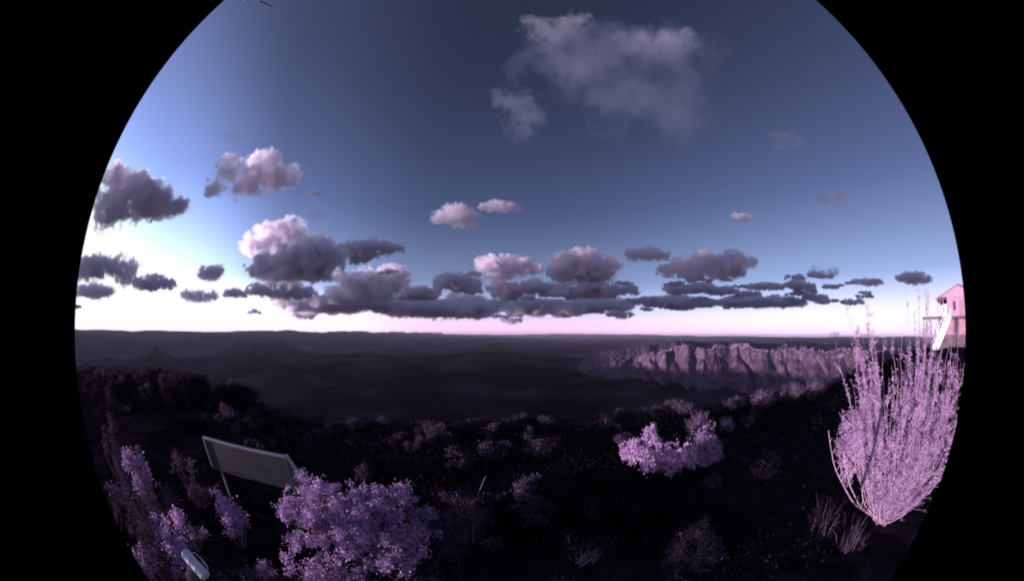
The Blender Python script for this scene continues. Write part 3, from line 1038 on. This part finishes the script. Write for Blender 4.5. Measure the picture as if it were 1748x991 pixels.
add_tube(bm, [ax * -0.12 + side * -0.065, ax * -0.10 + side * -0.10, ax * 0.0 + side * -0.115, ax * 0.10 + side * -0.10, ax * 0.12 + side * -0.065], 0.006, 6)
bm_obj('handle', bm, M_TIN, tin)
# rests on a low flat stone
st = Vector((tp.x, tp.y, gz(tp.x, tp.y)))
bm = bmesh.new()
bmesh.ops.create_icosphere(bm, subdivisions=3, radius=1)
hs = (tp.z - 0.10 - st.z)
for v in bm.verts:
    k = 1 + 0.16 * float(fbm(np.array([v.co.x * 1.3]), np.array([v.co.y * 1.3]), np.array([v.co.z * 1.3]))[0])
    v.co = Vector((v.co.x * 0.30 * k, v.co.y * 0.24 * k, max(min(v.co.z, 0.72), -0.5) / 0.72 * hs))
tag(bm_obj('rock', bm, M_BUTTE, None, st, True), 'dark boulder under the shiny tin can', 'rock')

# instrument mast just outside the lens circle: sensor and whip reach into the top
s1, s2 = px_at(421, -3, 3.0), px_at(464, 11, 3.0)
mb = Vector((s1.x - 0.15, -0.75, 0)); mb.z = gz(mb.x, mb.y)
mast = empty('instrument_mast', mb, 'dark sensor arm with a thin whip poking in at the top edge', 'mast')
bm = bmesh.new(); add_tube(bm, [(0, 0, -0.2), (0, 0, s1.z + 0.25 - mb.z)], [0.03, 0.025], 10); bm_obj('pole', bm, M_STEEL_DARK, mast, None, True)
bm = bmesh.new(); add_tube(bm, [Vector((0, 0, s1.z + 0.12 - mb.z)), s1 + Vector((0, 0, 0.10)) - mb], 0.012, 8); bm_obj('arm', bm, M_STEEL_DARK, mast)
bm = bmesh.new(); add_tube(bm, [s1 + Vector((0, 0, 0.12)) - mb, s1 + Vector((0, 0, 0.08)) - mb, s1 - mb, s1 + Vector((0.01, 0, -0.02)) - mb], [0.02, 0.034, 0.030, 0.012], 12)
bm_obj('sensor_head', bm, M_STEEL_DARK, mast, None, True)
bm = bmesh.new(); add_tube(bm, [s1 + Vector((0, 0, 0.09)) - mb, s1.lerp(s2, 0.5) + Vector((0, 0, 0.01)) - mb, s2 - mb], [0.008, 0.006, 0.004], 6); bm_obj('whip', bm, M_STEEL_DARK, mast)

# ------------------------------------------------------------------ house on the right, gable towards the camera
HX = 56.0
HG = gz(HX, 2)
house = empty('hillside_house', (HX, 0, HG), 'pink gabled house on a raised deck at the right edge of the lens', 'house')
def hbm(): return bmesh.new()
def hadd(name, boxes, mat, parent=house, bev=0):
    bm = bmesh.new()
    for c, s in boxes:
        add_box(bm, Vector(c) - Vector((0, 0, HG)) - Vector((HX, 0, 0)), s)
    o = bm_obj(name, bm, mat, parent)
    return o


EAVE, PEAK, DECK, PKY, LY = 8.15, 9.75, 5.62, 0.9, 5.45
# gable wall: siding boards one by one
for k in range(11):
    z = DECK + 0.06 + k * 0.245
    hadd('siding_board', [((HX + 0.06 - 0.012 * (k % 2), (3.45 - 5.2) / 2, z + 0.12), (0.05, 3.45 + 5.2, 0.238))], M_WALL)
bm = hbm()      # gable triangle with thickness
ys = [(LY - 0.25, EAVE + 0.06), (PKY, PEAK - 0.16), (2 * PKY - LY + 0.25, EAVE + 0.06)]
f1 = [bm.verts.new((-0.03, y, z - HG)) for y, z in ys]; f2 = [bm.verts.new((0.07, y, z - HG)) for y, z in ys]
bm.faces.new(f1); bm.faces.new(f2[::-1])
for i in range(3):
    bm.faces.new((f1[i], f2[i], f2[(i + 1) % 3], f1[(i + 1) % 3]))
bm_obj('gable', bm, M_WALL, house)
for sgn in (1, -1):
    bm = hbm()
    ye = PKY + sgn * (LY - PKY + 0.22)
    add_bar(bm, (5.3, PKY + sgn * 0.01, PEAK + 0.02 - HG), (5.3, ye, EAVE - 0.10 - HG), 11.4, 0.10)
    bm_obj('roof_slope', bm, M_ROOF, house)
    bm = hbm()
    add_bar(bm, (-0.44, PKY + sgn * 0.02, PEAK - 0.07 - HG), (-0.44, ye, EAVE - 0.19 - HG), 0.05, 0.20)
    bm_obj('fascia', bm, M_ROOF, house)
hadd('back_walls', [((HX + 5.5, 3.38, 6.9), (10.8, 0.12, 2.5)), ((HX + 10.9, -0.9, 6.9), (0.12, 8.4, 2.5)), ((HX + 5.5, -5.1, 6.9), (10.8, 0.12, 2.5))], M_WALL)
hadd('trim_board', [((HX - 0.02, -1.0, 8.02), (0.10, 6.2, 0.13))], M_ROOF)
hadd('porch_beam', [((HX + 0.1, 4.5, 8.0), (0.14, 1.9, 0.22)), ((HX + 5.0, 5.3, 8.0), (9.6, 0.14, 0.22))], M_TIMBER)
hadd('porch_ceiling', [((HX + 5.4, 4.4, 8.16), (10.2, 1.9, 0.05))], M_TIMBER)
for y in (5.32, 4.75, 4.2):
    hadd('porch_post', [((HX + 0.1, y, (DECK + 7.89) / 2), (0.12, 0.12, 7.89 - DECK))], M_WALL)
w = hadd('window', [((HX - 0.03, 2.0, 7.0), (0.06, 0.5, 1.1))], M_GLASS)
bm = bmesh.new()
for c, s in (((-0.07, 2.0, 7.58 - HG), (0.05, 0.66, 0.08)), ((-0.07, 2.0, 6.42 - HG), (0.05, 0.66, 0.08)), ((-0.07, 2.29, 7.0 - HG), (0.045, 0.08, 1.08)), ((-0.07, 1.71, 7.0 - HG), (0.045, 0.08, 1.08))):
    add_box(bm, c, s)
bm_obj('window_frame', bm, M_ROOF, w)
hadd('door', [((HX - 0.01, 0.55, 6.7), (0.06, 0.95, 2.05))], M_ROOF)
for k in range(15):
    hadd('deck_plank', [((HX - 1.32 + k * 0.095, 1.6, DECK - 0.02), (0.088, 13.4, 0.045))], M_TIMBER)
hadd('deck_beam', [((HX - 1.30, 1.6, DECK - 0.17), (0.10, 13.38, 0.24)), ((HX - 0.2, 1.6, DECK - 0.17), (0.10, 13.38, 0.24))], M_TIMBER)
for y in (8.1, 6.7, 3.9, 1.4, -1.4, -4.6):
    z0 = gz(HX - 1.3, y) - 0.2
    hadd('deck_post', [((HX - 1.30, y, (z0 + DECK - 0.29) / 2), (0.13, 0.13, DECK - 0.29 - z0))], M_TIMBER)
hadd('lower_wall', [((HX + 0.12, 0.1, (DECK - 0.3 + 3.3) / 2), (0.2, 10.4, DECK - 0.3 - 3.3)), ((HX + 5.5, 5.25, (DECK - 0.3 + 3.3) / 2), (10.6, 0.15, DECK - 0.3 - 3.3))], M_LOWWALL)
hadd('foundation', [((HX + 0.10, 0.1, (3.28 + HG - 0.5) / 2), (0.34, 10.6, 3.28 - HG + 0.5))], M_TIMBER)
hadd('lower_door', [((HX - 0.02, 1.75, 4.35), (0.08, 1.0, 1.85))], M_TIMBER)
# staircase from the deck down towards the south
a_, b_ = Vector((HX - 1.55, 3.2, DECK)), Vector((50.2, 5.35, gz(50.2, 5.35) + 0.05))
run = b_ - a_
nst = 17
perp = Vector((run.y, -run.x, 0)).normalized()
stair = None
bm = bmesh.new()
for s in (-0.55, 0.55):
    add_bar(bm, a_ + perp * s - Vector((HX, 0, HG)), b_ + perp * s - Vector((HX, 0, HG)), 0.07, 0.42)
stair = bm_obj('staircase', bm, M_WHITE, house)
for k in range(nst):
    c = a_ + run * ((k + 0.5) / nst) + Vector((0, 0, 0.06)) - Vector((HX, 0, HG))
    bm = bmesh.new()
    add_box(bm, c, (1.02, 0.36, 0.05), Matrix((perp, Vector((run.x, run.y, 0)).normalized(), Vector((0, 0, 1)))).transposed())
    bm_obj('tread', bm, M_WHITE, stair)
    bm = bmesh.new()
    add_box(bm, c + Vector((0, 0, -0.13)) - Vector((run.x, run.y, 0)).normalized() * 0.15, (1.02, 0.03, 0.2), Matrix((perp, Vector((run.x, run.y, 0)).normalized(), Vector((0, 0, 1)))).transposed())
    bm_obj('riser', bm, M_WHITE, stair)
bm = bmesh.new()
for s in (-0.55, 0.55):
    o_ = perp * s - Vector((HX, 0, HG))
    add_bar(bm, a_ + o_ + Vector((0, 0, 0.95)), b_ + o_ + Vector((0, 0, 0.95)), 0.08, 0.10)
    for t in np.linspace(0.02, 0.98, 7):
        p = a_ + run * t + o_
        add_bar(bm, p, p + Vector((0, 0, 0.93)), 0.06, 0.06)
bm_obj('stair_railing', bm, M_WHITE, stair)
# two dark junipers beyond the tall shrub, on the shoulder of the hill
for (x, y, hd, h, r, lab) in ((1462, 612, 60, 2.4, 1.6, 'dark juniper on the skyline left of the tall shrub'), (1490, 612, 66, 2.8, 2.0, 'dark juniper on the skyline behind the tall shrub')):
    b = at_ground(x, y, hd)
    shrub('juniper_tree', b, lab, 'tree', h, r, r, 120, 30, 0.28, 0.16, 0.08, M_LEAF_DARK, M_BARK, int(x), stems=16, shell=0.5)

# ------------------------------------------------------------------ clouds: closed bodies of vapour, each a thing of its own, outside the haze
def vapour(puffs, scl, dens, amp, soft, nscale, flat=True, warp=0.55, thr=0.48):
    """vapour thickest inside the puffs (ellipsoids in the cloud's own axes), frayed by noise towards their rims"""
    m = bpy.data.materials.new('cloud_vapour')
    m.use_nodes = True
    t = m.node_tree
    n = t.nodes
    n.remove(n['Principled BSDF'])
    L = t.links.new
    tc = n.new('ShaderNodeTexCoord')
    vm = n.new('ShaderNodeVectorMath'); vm.operation = 'MULTIPLY_ADD'
    L(tc.outputs['Object'], vm.inputs[0])
    vm.inputs[1].default_value = scl
    vm.inputs[2].default_value = [100.0 * puffs[0][0] + 37.0 * puffs[-1][1], 3.1 * len(puffs), 9.7]
    nz = n.new('ShaderNodeTexNoise')
    nz.inputs['Scale'].default_value = nscale
    nz.inputs['Detail'].default_value = 7
    nz.inputs['Roughness'].default_value = 0.66
    L(vm.outputs[0], nz.inputs['Vector'])
    wp = n.new('ShaderNodeVectorMath'); wp.operation = 'MULTIPLY_ADD'       # billow: push the puffs' rims in and out
    L(nz.outputs['Color'], wp.inputs[0])
    wv = [warp / c_ for c_ in scl]
    wp.inputs[1].default_value = wv
    L(tc.outputs['Object'], wp.inputs[2])
    sh = n.new('ShaderNodeVectorMath'); sh.operation = 'ADD'
    L(wp.outputs[0], sh.inputs[0]); sh.inputs[1].default_value = [-0.5 * w_ for w_ in wv]
    acc = None
    for a, b, c, rx, ry, rz in puffs:
        v = n.new('ShaderNodeVectorMath'); v.operation = 'MULTIPLY_ADD'
        L(sh.outputs[0], v.inputs[0])
        v.inputs[1].default_value = (1 / rx, 1 / ry, 1 / rz)
        v.inputs[2].default_value = (-a / rx, -b / ry, -c / rz)
        d = n.new('ShaderNodeVectorMath'); d.operation = 'DOT_PRODUCT'
        L(v.outputs[0], d.inputs[0]); L(v.outputs[0], d.inputs[1])
        q = n.new('ShaderNodeMath'); q.operation = 'SUBTRACT'; q.use_clamp = True
        q.inputs[0].default_value = 1.0
        L(d.outputs['Value'], q.inputs[1])
        if acc is None:
            acc = q
        else:
            e = n.new('ShaderNodeMath'); e.operation = 'SMOOTH_MAX'
            e.inputs[2].default_value = 0.35
            L(acc.outputs[0], e.inputs[0]); L(q.outputs[0], e.inputs[1])
            acc = e
    f = acc
    if flat:
        sp = n.new('ShaderNodeSeparateXYZ')
        L(tc.outputs['Object'], sp.inputs[0])
        fl = n.new('ShaderNodeMapRange')
        fl.inputs['From Min'].default_value = -1.15
        fl.inputs['From Max'].default_value = -0.60
        L(sp.outputs['Y'], fl.inputs['Value'])
        f = n.new('ShaderNodeMath'); f.operation = 'MULTIPLY'
        L(acc.outputs[0], f.inputs[0]); L(fl.outputs[0], f.inputs[1])
    g_ = n.new('ShaderNodeMath'); g_.operation = 'MULTIPLY_ADD'      # field + amp * (noise - 0.5)
    g_.inputs[1].default_value = amp
    L(nz.outputs['Fac'], g_.inputs[0]); L(f.outputs[0], g_.inputs[2])
    mr = n.new('ShaderNodeMapRange')
    mr.interpolation_type = 'SMOOTHSTEP'
    mr.inputs['From Min'].default_value = thr + 0.5 * amp
    mr.inputs['From Max'].default_value = thr + 0.5 * amp + soft
    mr.inputs['To Max'].default_value = dens
    L(g_.outputs[0], mr.inputs['Value'])
    pv = n.new('ShaderNodeVolumePrincipled')
    pv.inputs['Color'].default_value = (0.985, 0.955, 0.985, 1)
    pv.inputs['Density Attribute'].default_value = ''
    pv.inputs['Anisotropy'].default_value = 0.5
    L(mr.outputs[0], pv.inputs['Density'])
    L(pv.outputs[0], n['Material Output'].inputs['Volume'])
    return m


def cloud(cx, cy, hw, hh, label, tau=9.0, alt=800.0, n_puff=9, seed=1, dist=None, shape=None, name='cumulus_cloud', cat='cloud', rough=0.16):
    """cloud body spanning about 2*hw x 2*hh photo pixels round cx, cy; ALT: the photo row at which the layer's lit level crosses it"""
    g = np.random.default_rng(seed)
    d = px_dir(cx, cy)
    lit = px_dir(cx, alt or cy)
    D = dist or min(850.0 / max(lit.z + 0.04 * lit.x, 0.045), 17000)
    C = Vector((0, 0, CAMZ)) + d * D
    ux = (px_dir(cx + hw, cy) - px_dir(cx - hw, cy)) * D / 2
    uy = (px_dir(cx, cy - hh) - px_dir(cx, cy + hh)) * D / 2
    uy = uy - ux * (uy.dot(ux) / ux.length_squared)
    ud = ux.cross(uy).normalized() * (ux.length * 0.45 + uy.length * 0.55)
    asp = ux.length / max(uy.length, 1e-6)
    raw = []
    if shape:
        for i, (a, b, r) in enumerate(shape):
            raw.append((a, b, g.uniform(-0.25, 0.25), r))
            if i % 2 == 0:
                raw.append((a + g.uniform(-.2, .2), b + g.uniform(-.15, .15), g.uniform(-0.5, 0.5), r * 0.7))
    else:
        for k in range(n_puff):
            a = -0.80 + 1.60 * (k + 0.5) / n_puff + g.uniform(-0.1, 0.1)
            r = 0.52 * (1 - 0.5 * a * a) * g.uniform(0.75, 1.15)
            raw.append((a, g.uniform(-0.35, 0.4) * (1 - 0.5 * abs(a)), g.uniform(-0.4, 0.4), r))
            if k % 3 == 0:
                raw.append((a + g.uniform(-.2, .2), g.uniform(-0.4, 0.3), g.uniform(-0.5, 0.5), r * 0.75))
    puffs = []
    for a, b, c, r in raw:
        rx = r * 1.45 / max(asp ** 0.5, 0.8) if asp > 1 else r * 1.3
        puffs.append((a, b, c, max(rx, 0.14) * 1.28, r * 1.85, r * 1.6))
    Vs, Fs, o = [], [], 0
    for a, b, c, rx, ry, rz in puffs:
        Vs.append(iv3 * np.array([rx, ry, rz]) * 0.97 + np.array([a, b, c])); Fs.append(if3 + o); o += len(iv3)
    V = np.concatenate(Vs)
    V[:, 1] = np.maximum(V[:, 1], -1.12 + 0.02 * np.sin(V[:, 0] * 9))
    M = np.array([ux, uy, ud])
    me = np_mesh('tmp', V @ np.diag([ux.length, uy.length, ud.length]), np.concatenate(Fs))
    ob = link('tmp', me)
    md = ob.modifiers.new('r', 'REMESH')
    md.mode = 'VOXEL'
    md.voxel_size = max(uy.length, ux.length * 0.25) / 9
    dg = bpy.context.evaluated_depsgraph_get()
    me2 = bpy.data.meshes.new_from_object(ob.evaluated_get(dg))
    bpy.data.objects.remove(ob)
    bpy.data.meshes.remove(me)
    me2.transform(Matrix.Diagonal((1 / ux.length, 1 / uy.length, 1 / ud.length, 1)))
    me2.name = name
    s = 0.9 * uy.length + 0.25 * ux.length
    thin = tau < 3.9
    me2.materials.clear()
    me2.materials.append(vapour(puffs, (ux.length / s, uy.length / s, ud.length / s), tau / (1.2 * uy.length), 3.2 if thin else 4.2, 1.1 if thin else 0.5, 2.4 if thin else 2.9, not thin))
    ob = link(name, me2)
    ob.matrix_world = Matrix(((ux.x, uy.x, ud.x, C.x), (ux.y, uy.y, ud.y, C.y), (ux.z, uy.z, ud.z, C.z), (0, 0, 0, 1)))
    return tag(ob, label, cat)


bm = bmesh.new()
bmesh.ops.create_icosphere(bm, subdivisions=2, radius=1)
iv3 = np.array([v.co[:] for v in bm.verts]); if3 = np.array([[v.index for v in f.verts] for f in bm.faces])
bm.free()
CL = [
    # cx, cy, hw, hh, label, optical depth, photo row of the 900 m level, puffs
    (1045, 140, 205, 110, 'largest thin grey cloud high above, upper right of centre', 2.7, 34, [(-0.35, 0.35, .42), (0.1, 0.15, .5), (0.45, -0.1, .5), (0.1, -0.3, .42), (0.55, 0.45, .35), (0.5, -0.55, .3), (-0.1, 0.5, .4), (-0.7, 0.3, .2)]),
    (952, 46, 62, 34, 'bright topped puff crowning the largest high cloud on its left', 3.2, 66, None),
    (1125, 72, 70, 36, 'bright topped puff crowning the largest high cloud on its right', 2.8, 92, None),
    (892, 195, 58, 48, 'soft mauve puff hanging at the left foot of the largest high cloud', 3.4, 196, [(-0.5, 0.5, .3), (-0.1, 0.3, .5), (0.2, -0.1, .5), (0.0, -0.5, .4), (-0.75, 0.75, .2)]),
    (248, 335, 82, 54, 'dark cloud near the left edge with three white tipped towers on top', 14, 322, [(-0.65, 0.6, .32), (-0.15, 0.35, .34), (-0.55, 0.0, .45), (-0.5, -0.4, .45), (0.0, -0.1, .5), (0.35, -0.25, .4), (0.78, -0.28, .27), (-0.75, -0.75, .28), (0.3, 0.1, .3)]),
    (432, 300, 80, 44, 'soft cloud at upper left with two white domed heads', 8, 314, [(-0.55, 0.62, .2), (-0.5, 0.2, .35), (0.2, 0.62, .34), (0.1, 0.1, .45), (0.5, -0.1, .45), (-0.1, -0.4, .4), (-0.75, -0.35, .3), (0.85, 0.2, .25)]),
    (468, 412, 58, 36, 'blinding white sunlit cloud head above a long dark base', 7, 486, [(0.45, 0.45, .5), (-0.1, 0.15, .55), (-0.5, -0.1, .45), (0.3, -0.2, .5), (-0.75, -0.2, .25)]),
    (508, 446, 84, 42, 'big dark cloud below and right of the blinding white head', 18, 405, [(0.35, 0.5, .45), (-0.3, -0.1, .5), (0.1, -0.1, .6), (0.6, 0.1, .45), (-0.75, -0.25, .35), (0.3, -0.5, .45), (-0.3, -0.5, .4)]),
    (636, 428, 60, 27, 'dark wedge cloud tapering to the right beside the big dark cloud', 14, 395, [(-0.5, 0.0, .5), (-0.1, 0.15, .5), (0.35, 0.15, .38), (0.75, 0.1, .24), (-0.3, -0.45, .4)]),
    (632, 482, 70, 34, 'dark cloud with pale pink rims under the wedge cloud', 12, 476, [(0.5, 0.2, .5), (0.0, 0.0, .55), (0.75, 0.0, .3), (-0.4, -0.1, .4), (-0.75, 0.3, .25), (0.3, -0.6, .5), (-0.2, -0.6, .4)]),
    (478, 497, 60, 21, 'low dark cloud under the big dark cloud', 12, 470, None),
    (590, 518, 125, 27, 'long low dark bank under the clouds left of centre', 13, 492, None),
    (782, 372, 38, 24, 'mauve cloud with pink top, left one of a small pair in the open blue', 6, 388, None),
    (851, 353, 36, 13, 'thin pink cloud, right one of a small pair in the open blue', 5, 372, None),
    (1266, 370, 20, 13, 'small lone pink puff in the blue at right', 6, 400, None),
    (868, 458, 62, 26, 'cloud with a lit pink left flank near the middle', 12, 472, [(-0.5, 0.25, .45), (-0.1, 0.1, .55), (0.35, 0.1, .5), (0.75, 0.0, .3), (-0.2, -0.45, .45), (-0.8, 0.35, .2)]),
    (995, 457, 68, 32, 'dark rounded cloud with a thin pink crest right of the middle', 13, 448, [(-0.4, 0.3, .45), (0.1, 0.4, .5), (0.5, 0.1, .5), (0.0, -0.2, .55), (-0.5, -0.3, .4), (0.45, -0.4, .4)]),
    (780, 483, 44, 25, 'dark rounded cloud left of the one with the lit pink flank', 13, 455, None),
    (716, 500, 34, 17, 'small dark cloud with a white left tip in the low row', 12, 488, None),
    (895, 497, 68, 22, 'flat dark cloud joining the low row beneath the lit pink flank', 12, 476, None),
    (1005, 496, 80, 19, 'long flat dark cloud beneath the rounded cloud right of the middle', 12, 472, None),
    (755, 525, 118, 22, 'long low cloud bank in the bottom row left of the middle', 12, 503, None),
    (960, 522, 135, 18, 'long low cloud bank in the bottom row right of the middle', 11, 500, None),
    (1208, 455, 88, 28, 'broad flat topped dark cloud standing alone at right', 12, 448, [(-0.75, -0.2, .3), (-0.45, 0.1, .45), (0.0, 0.25, .5), (0.4, 0.25, .5), (0.75, 0.3, .3), (0.2, -0.2, .5), (-0.4, -0.4, .35), (0.55, -0.3, .3)]),
    (1195, 494, 70, 12, 'ragged strip of cloud under the broad dark one', 8, 478, None),
    (1150, 515, 76, 13, 'ragged low cloud strip in the bottom row at right', 8, 497, None),
    (1300, 514, 100, 14, 'scattered ragged cloud strip at the right end of the bottom row', 6, 497, None),
    (1305, 489, 38, 9, 'small ragged cloud above the right end of the bottom row', 7, 478, None),
    (1366, 486, 28, 10, 'small dark lens shaped cloud at right', 11, 472, None),
    (1104, 434, 40, 16, 'ragged grey wisp above the low row right of the middle', 4, 415, None),
    (156, 452, 38, 32, 'dark cloud cut by the left edge of the lens circle', 12, 420, None),
    (212, 462, 22, 32, 'small upright dark cloud in the glow at far left', 8, 430, None),
    (262, 483, 38, 16, 'small flat dark cloud in the glow at left', 11, 460, None),
    (360, 466, 23, 18, 'small round mauve cloud in the glow', 8, 450, None),
    (340, 505, 32, 18, 'pale mauve cloud low in the glow', 6, 490, None),
    (402, 501, 22, 10, 'tiny grey cloud low in the glow left of the big dark cloud', 8, 485, None),
    (160, 498, 36, 19, 'low mauve cloud at the far left edge above the horizon glow', 9, 482, None),
    (1560, 474, 36, 14, 'ragged dark cloud above the tall shrub at right', 7, 458, None),
    (1482, 481, 28, 9, 'thin pink cloud left of the tall shrub tips', 5, 478, None),
    (1424, 338, 30, 17, 'faint dark wisp high at far right', 2.2, 320, None),
    (1405, 466, 30, 17, 'broken grey wisp above the small lens shaped cloud', 3.5, 448, None),
    (1345, 240, 30, 24, 'faint grey smudge of cloud at upper right', 1.4, 215, None),
    (404, 233, 28, 18, 'faint pale wisp above the cloud with two white heads', 0.8, 225, None),
    (537, 331, 9, 7, 'tiny bright puff right of the cloud with two white heads', 7, 333, None),
    (541, 362, 18, 15, 'faint mauve wisp under the tiny bright puff', 1.6, 340, None),
    (1480, 573, 13, 4, 'tiny white cloud top far off on the right horizon', 10, 0, None),
    (1424, 571, 9, 6, 'tallest tiny white cloud top far off on the right horizon', 10, 0, None),
]
for k, (x, y, hw, hh, lab, tau, alt, shp) in enumerate(CL):
    cloud(x, y, hw, hh, lab, tau, alt, max(4, int(4 + hw / hh * 1.6)), 100 + k, dist=(110000 if alt == 0 else None), shape=shp, )

g = np.random.default_rng(305)
for k in range(44):
    x = g.uniform(420, 1120)
    y = g.choice([468, 482, 508, 534, 538]) + g.uniform(-7, 7)
    hw = g.uniform(9, 24)
    cloud(x, y, hw, hw * g.uniform(0.3, 0.5), 'small ragged scrap of dark cloud fringing the low bank left of and near the middle', 9, y - 20, 3, 500 + k)['group'] = 'small broken clouds fringing the low bank'
g = np.random.default_rng(303)
for k in range(46):
    x = g.uniform(1060, 1500)
    y = 520 - (x - 1060) * 0.03 + g.choice([-36, -22, -8, 2, 6]) + g.uniform(-5, 5)
    hw = g.uniform(9, 26)
    cloud(x, y, hw, hw * g.uniform(0.24, 0.4), 'small ragged scrap of dark cloud in the low broken row at right', 7, y - 24, 4, 400 + k)['group'] = 'small broken clouds low at right'
# unseen bank of cloud added towards the sun, beyond the left edge of the lens: put there to shade the low clouds
g = np.random.default_rng(77)
bm = bmesh.new()
for k in range(46):
    r = bmesh.ops.create_icosphere(bm, subdivisions=2, radius=1)
    sz = Vector((g.uniform(1500, 2600), g.uniform(1000, 1700), g.uniform(190, 250)))
    M = Matrix.Translation((g.uniform(-1500, 1500), -9500 + k * 350, g.uniform(-40, 40))) @ Matrix.Diagonal((*sz, 1))
    bmesh.ops.transform(bm, matrix=M, verts=r['verts'])
me = bpy.data.meshes.new('tmp'); bm.to_mesh(me); bm.free()
ob = link('tmp', me)
md = ob.modifiers.new('r', 'REMESH'); md.mode = 'VOXEL'; md.voxel_size = 110
me2 = bpy.data.meshes.new_from_object(ob.evaluated_get(bpy.context.evaluated_depsgraph_get()))
bpy.data.objects.remove(ob)
me2.materials.clear(); mb_ = bpy.data.materials.new('shade_cloud_vapour'); mb_.use_nodes = True
mb_.node_tree.nodes.remove(mb_.node_tree.nodes['Principled BSDF'])
pv = mb_.node_tree.nodes.new('ShaderNodeVolumePrincipled')
pv.inputs['Color'].default_value = (0.97, 0.94, 0.98, 1); pv.inputs['Density'].default_value = 0.015; pv.inputs['Density Attribute'].default_value = ''
mb_.node_tree.links.new(pv.outputs[0], mb_.node_tree.nodes['Material Output'].inputs['Volume'])
me2.materials.append(mb_)
ob = link('shade_cloud', me2, None, (-45000, -6800, 2410))
tag(ob, 'added unseen cloud beyond the left edge of the lens, shading the low clouds', 'cloud bank')

# ------------------------------------------------------------------ haze: one closed box of thin air round everything but the sky and clouds
mh = bpy.data.materials.new('haze_air')
mh.use_nodes = True
th = mh.node_tree
th.nodes.remove(th.nodes['Principled BSDF'])
pv = th.nodes.new('ShaderNodeVolumePrincipled')
pv.inputs['Color'].default_value = (0.78, 0.77, 0.95, 1)
pv.inputs['Density'].default_value = 8.5e-6
pv.inputs['Density Attribute'].default_value = ''
pv.inputs['Anisotropy'].default_value = 0.2
th.links.new(pv.outputs[0], th.nodes['Material Output'].inputs['Volume'])
bm = bmesh.new()
add_box(bm, (0, 0, -225), (200000, 200000, 760))
tag(bm_obj('haze', bm, mh), kind='stuff')
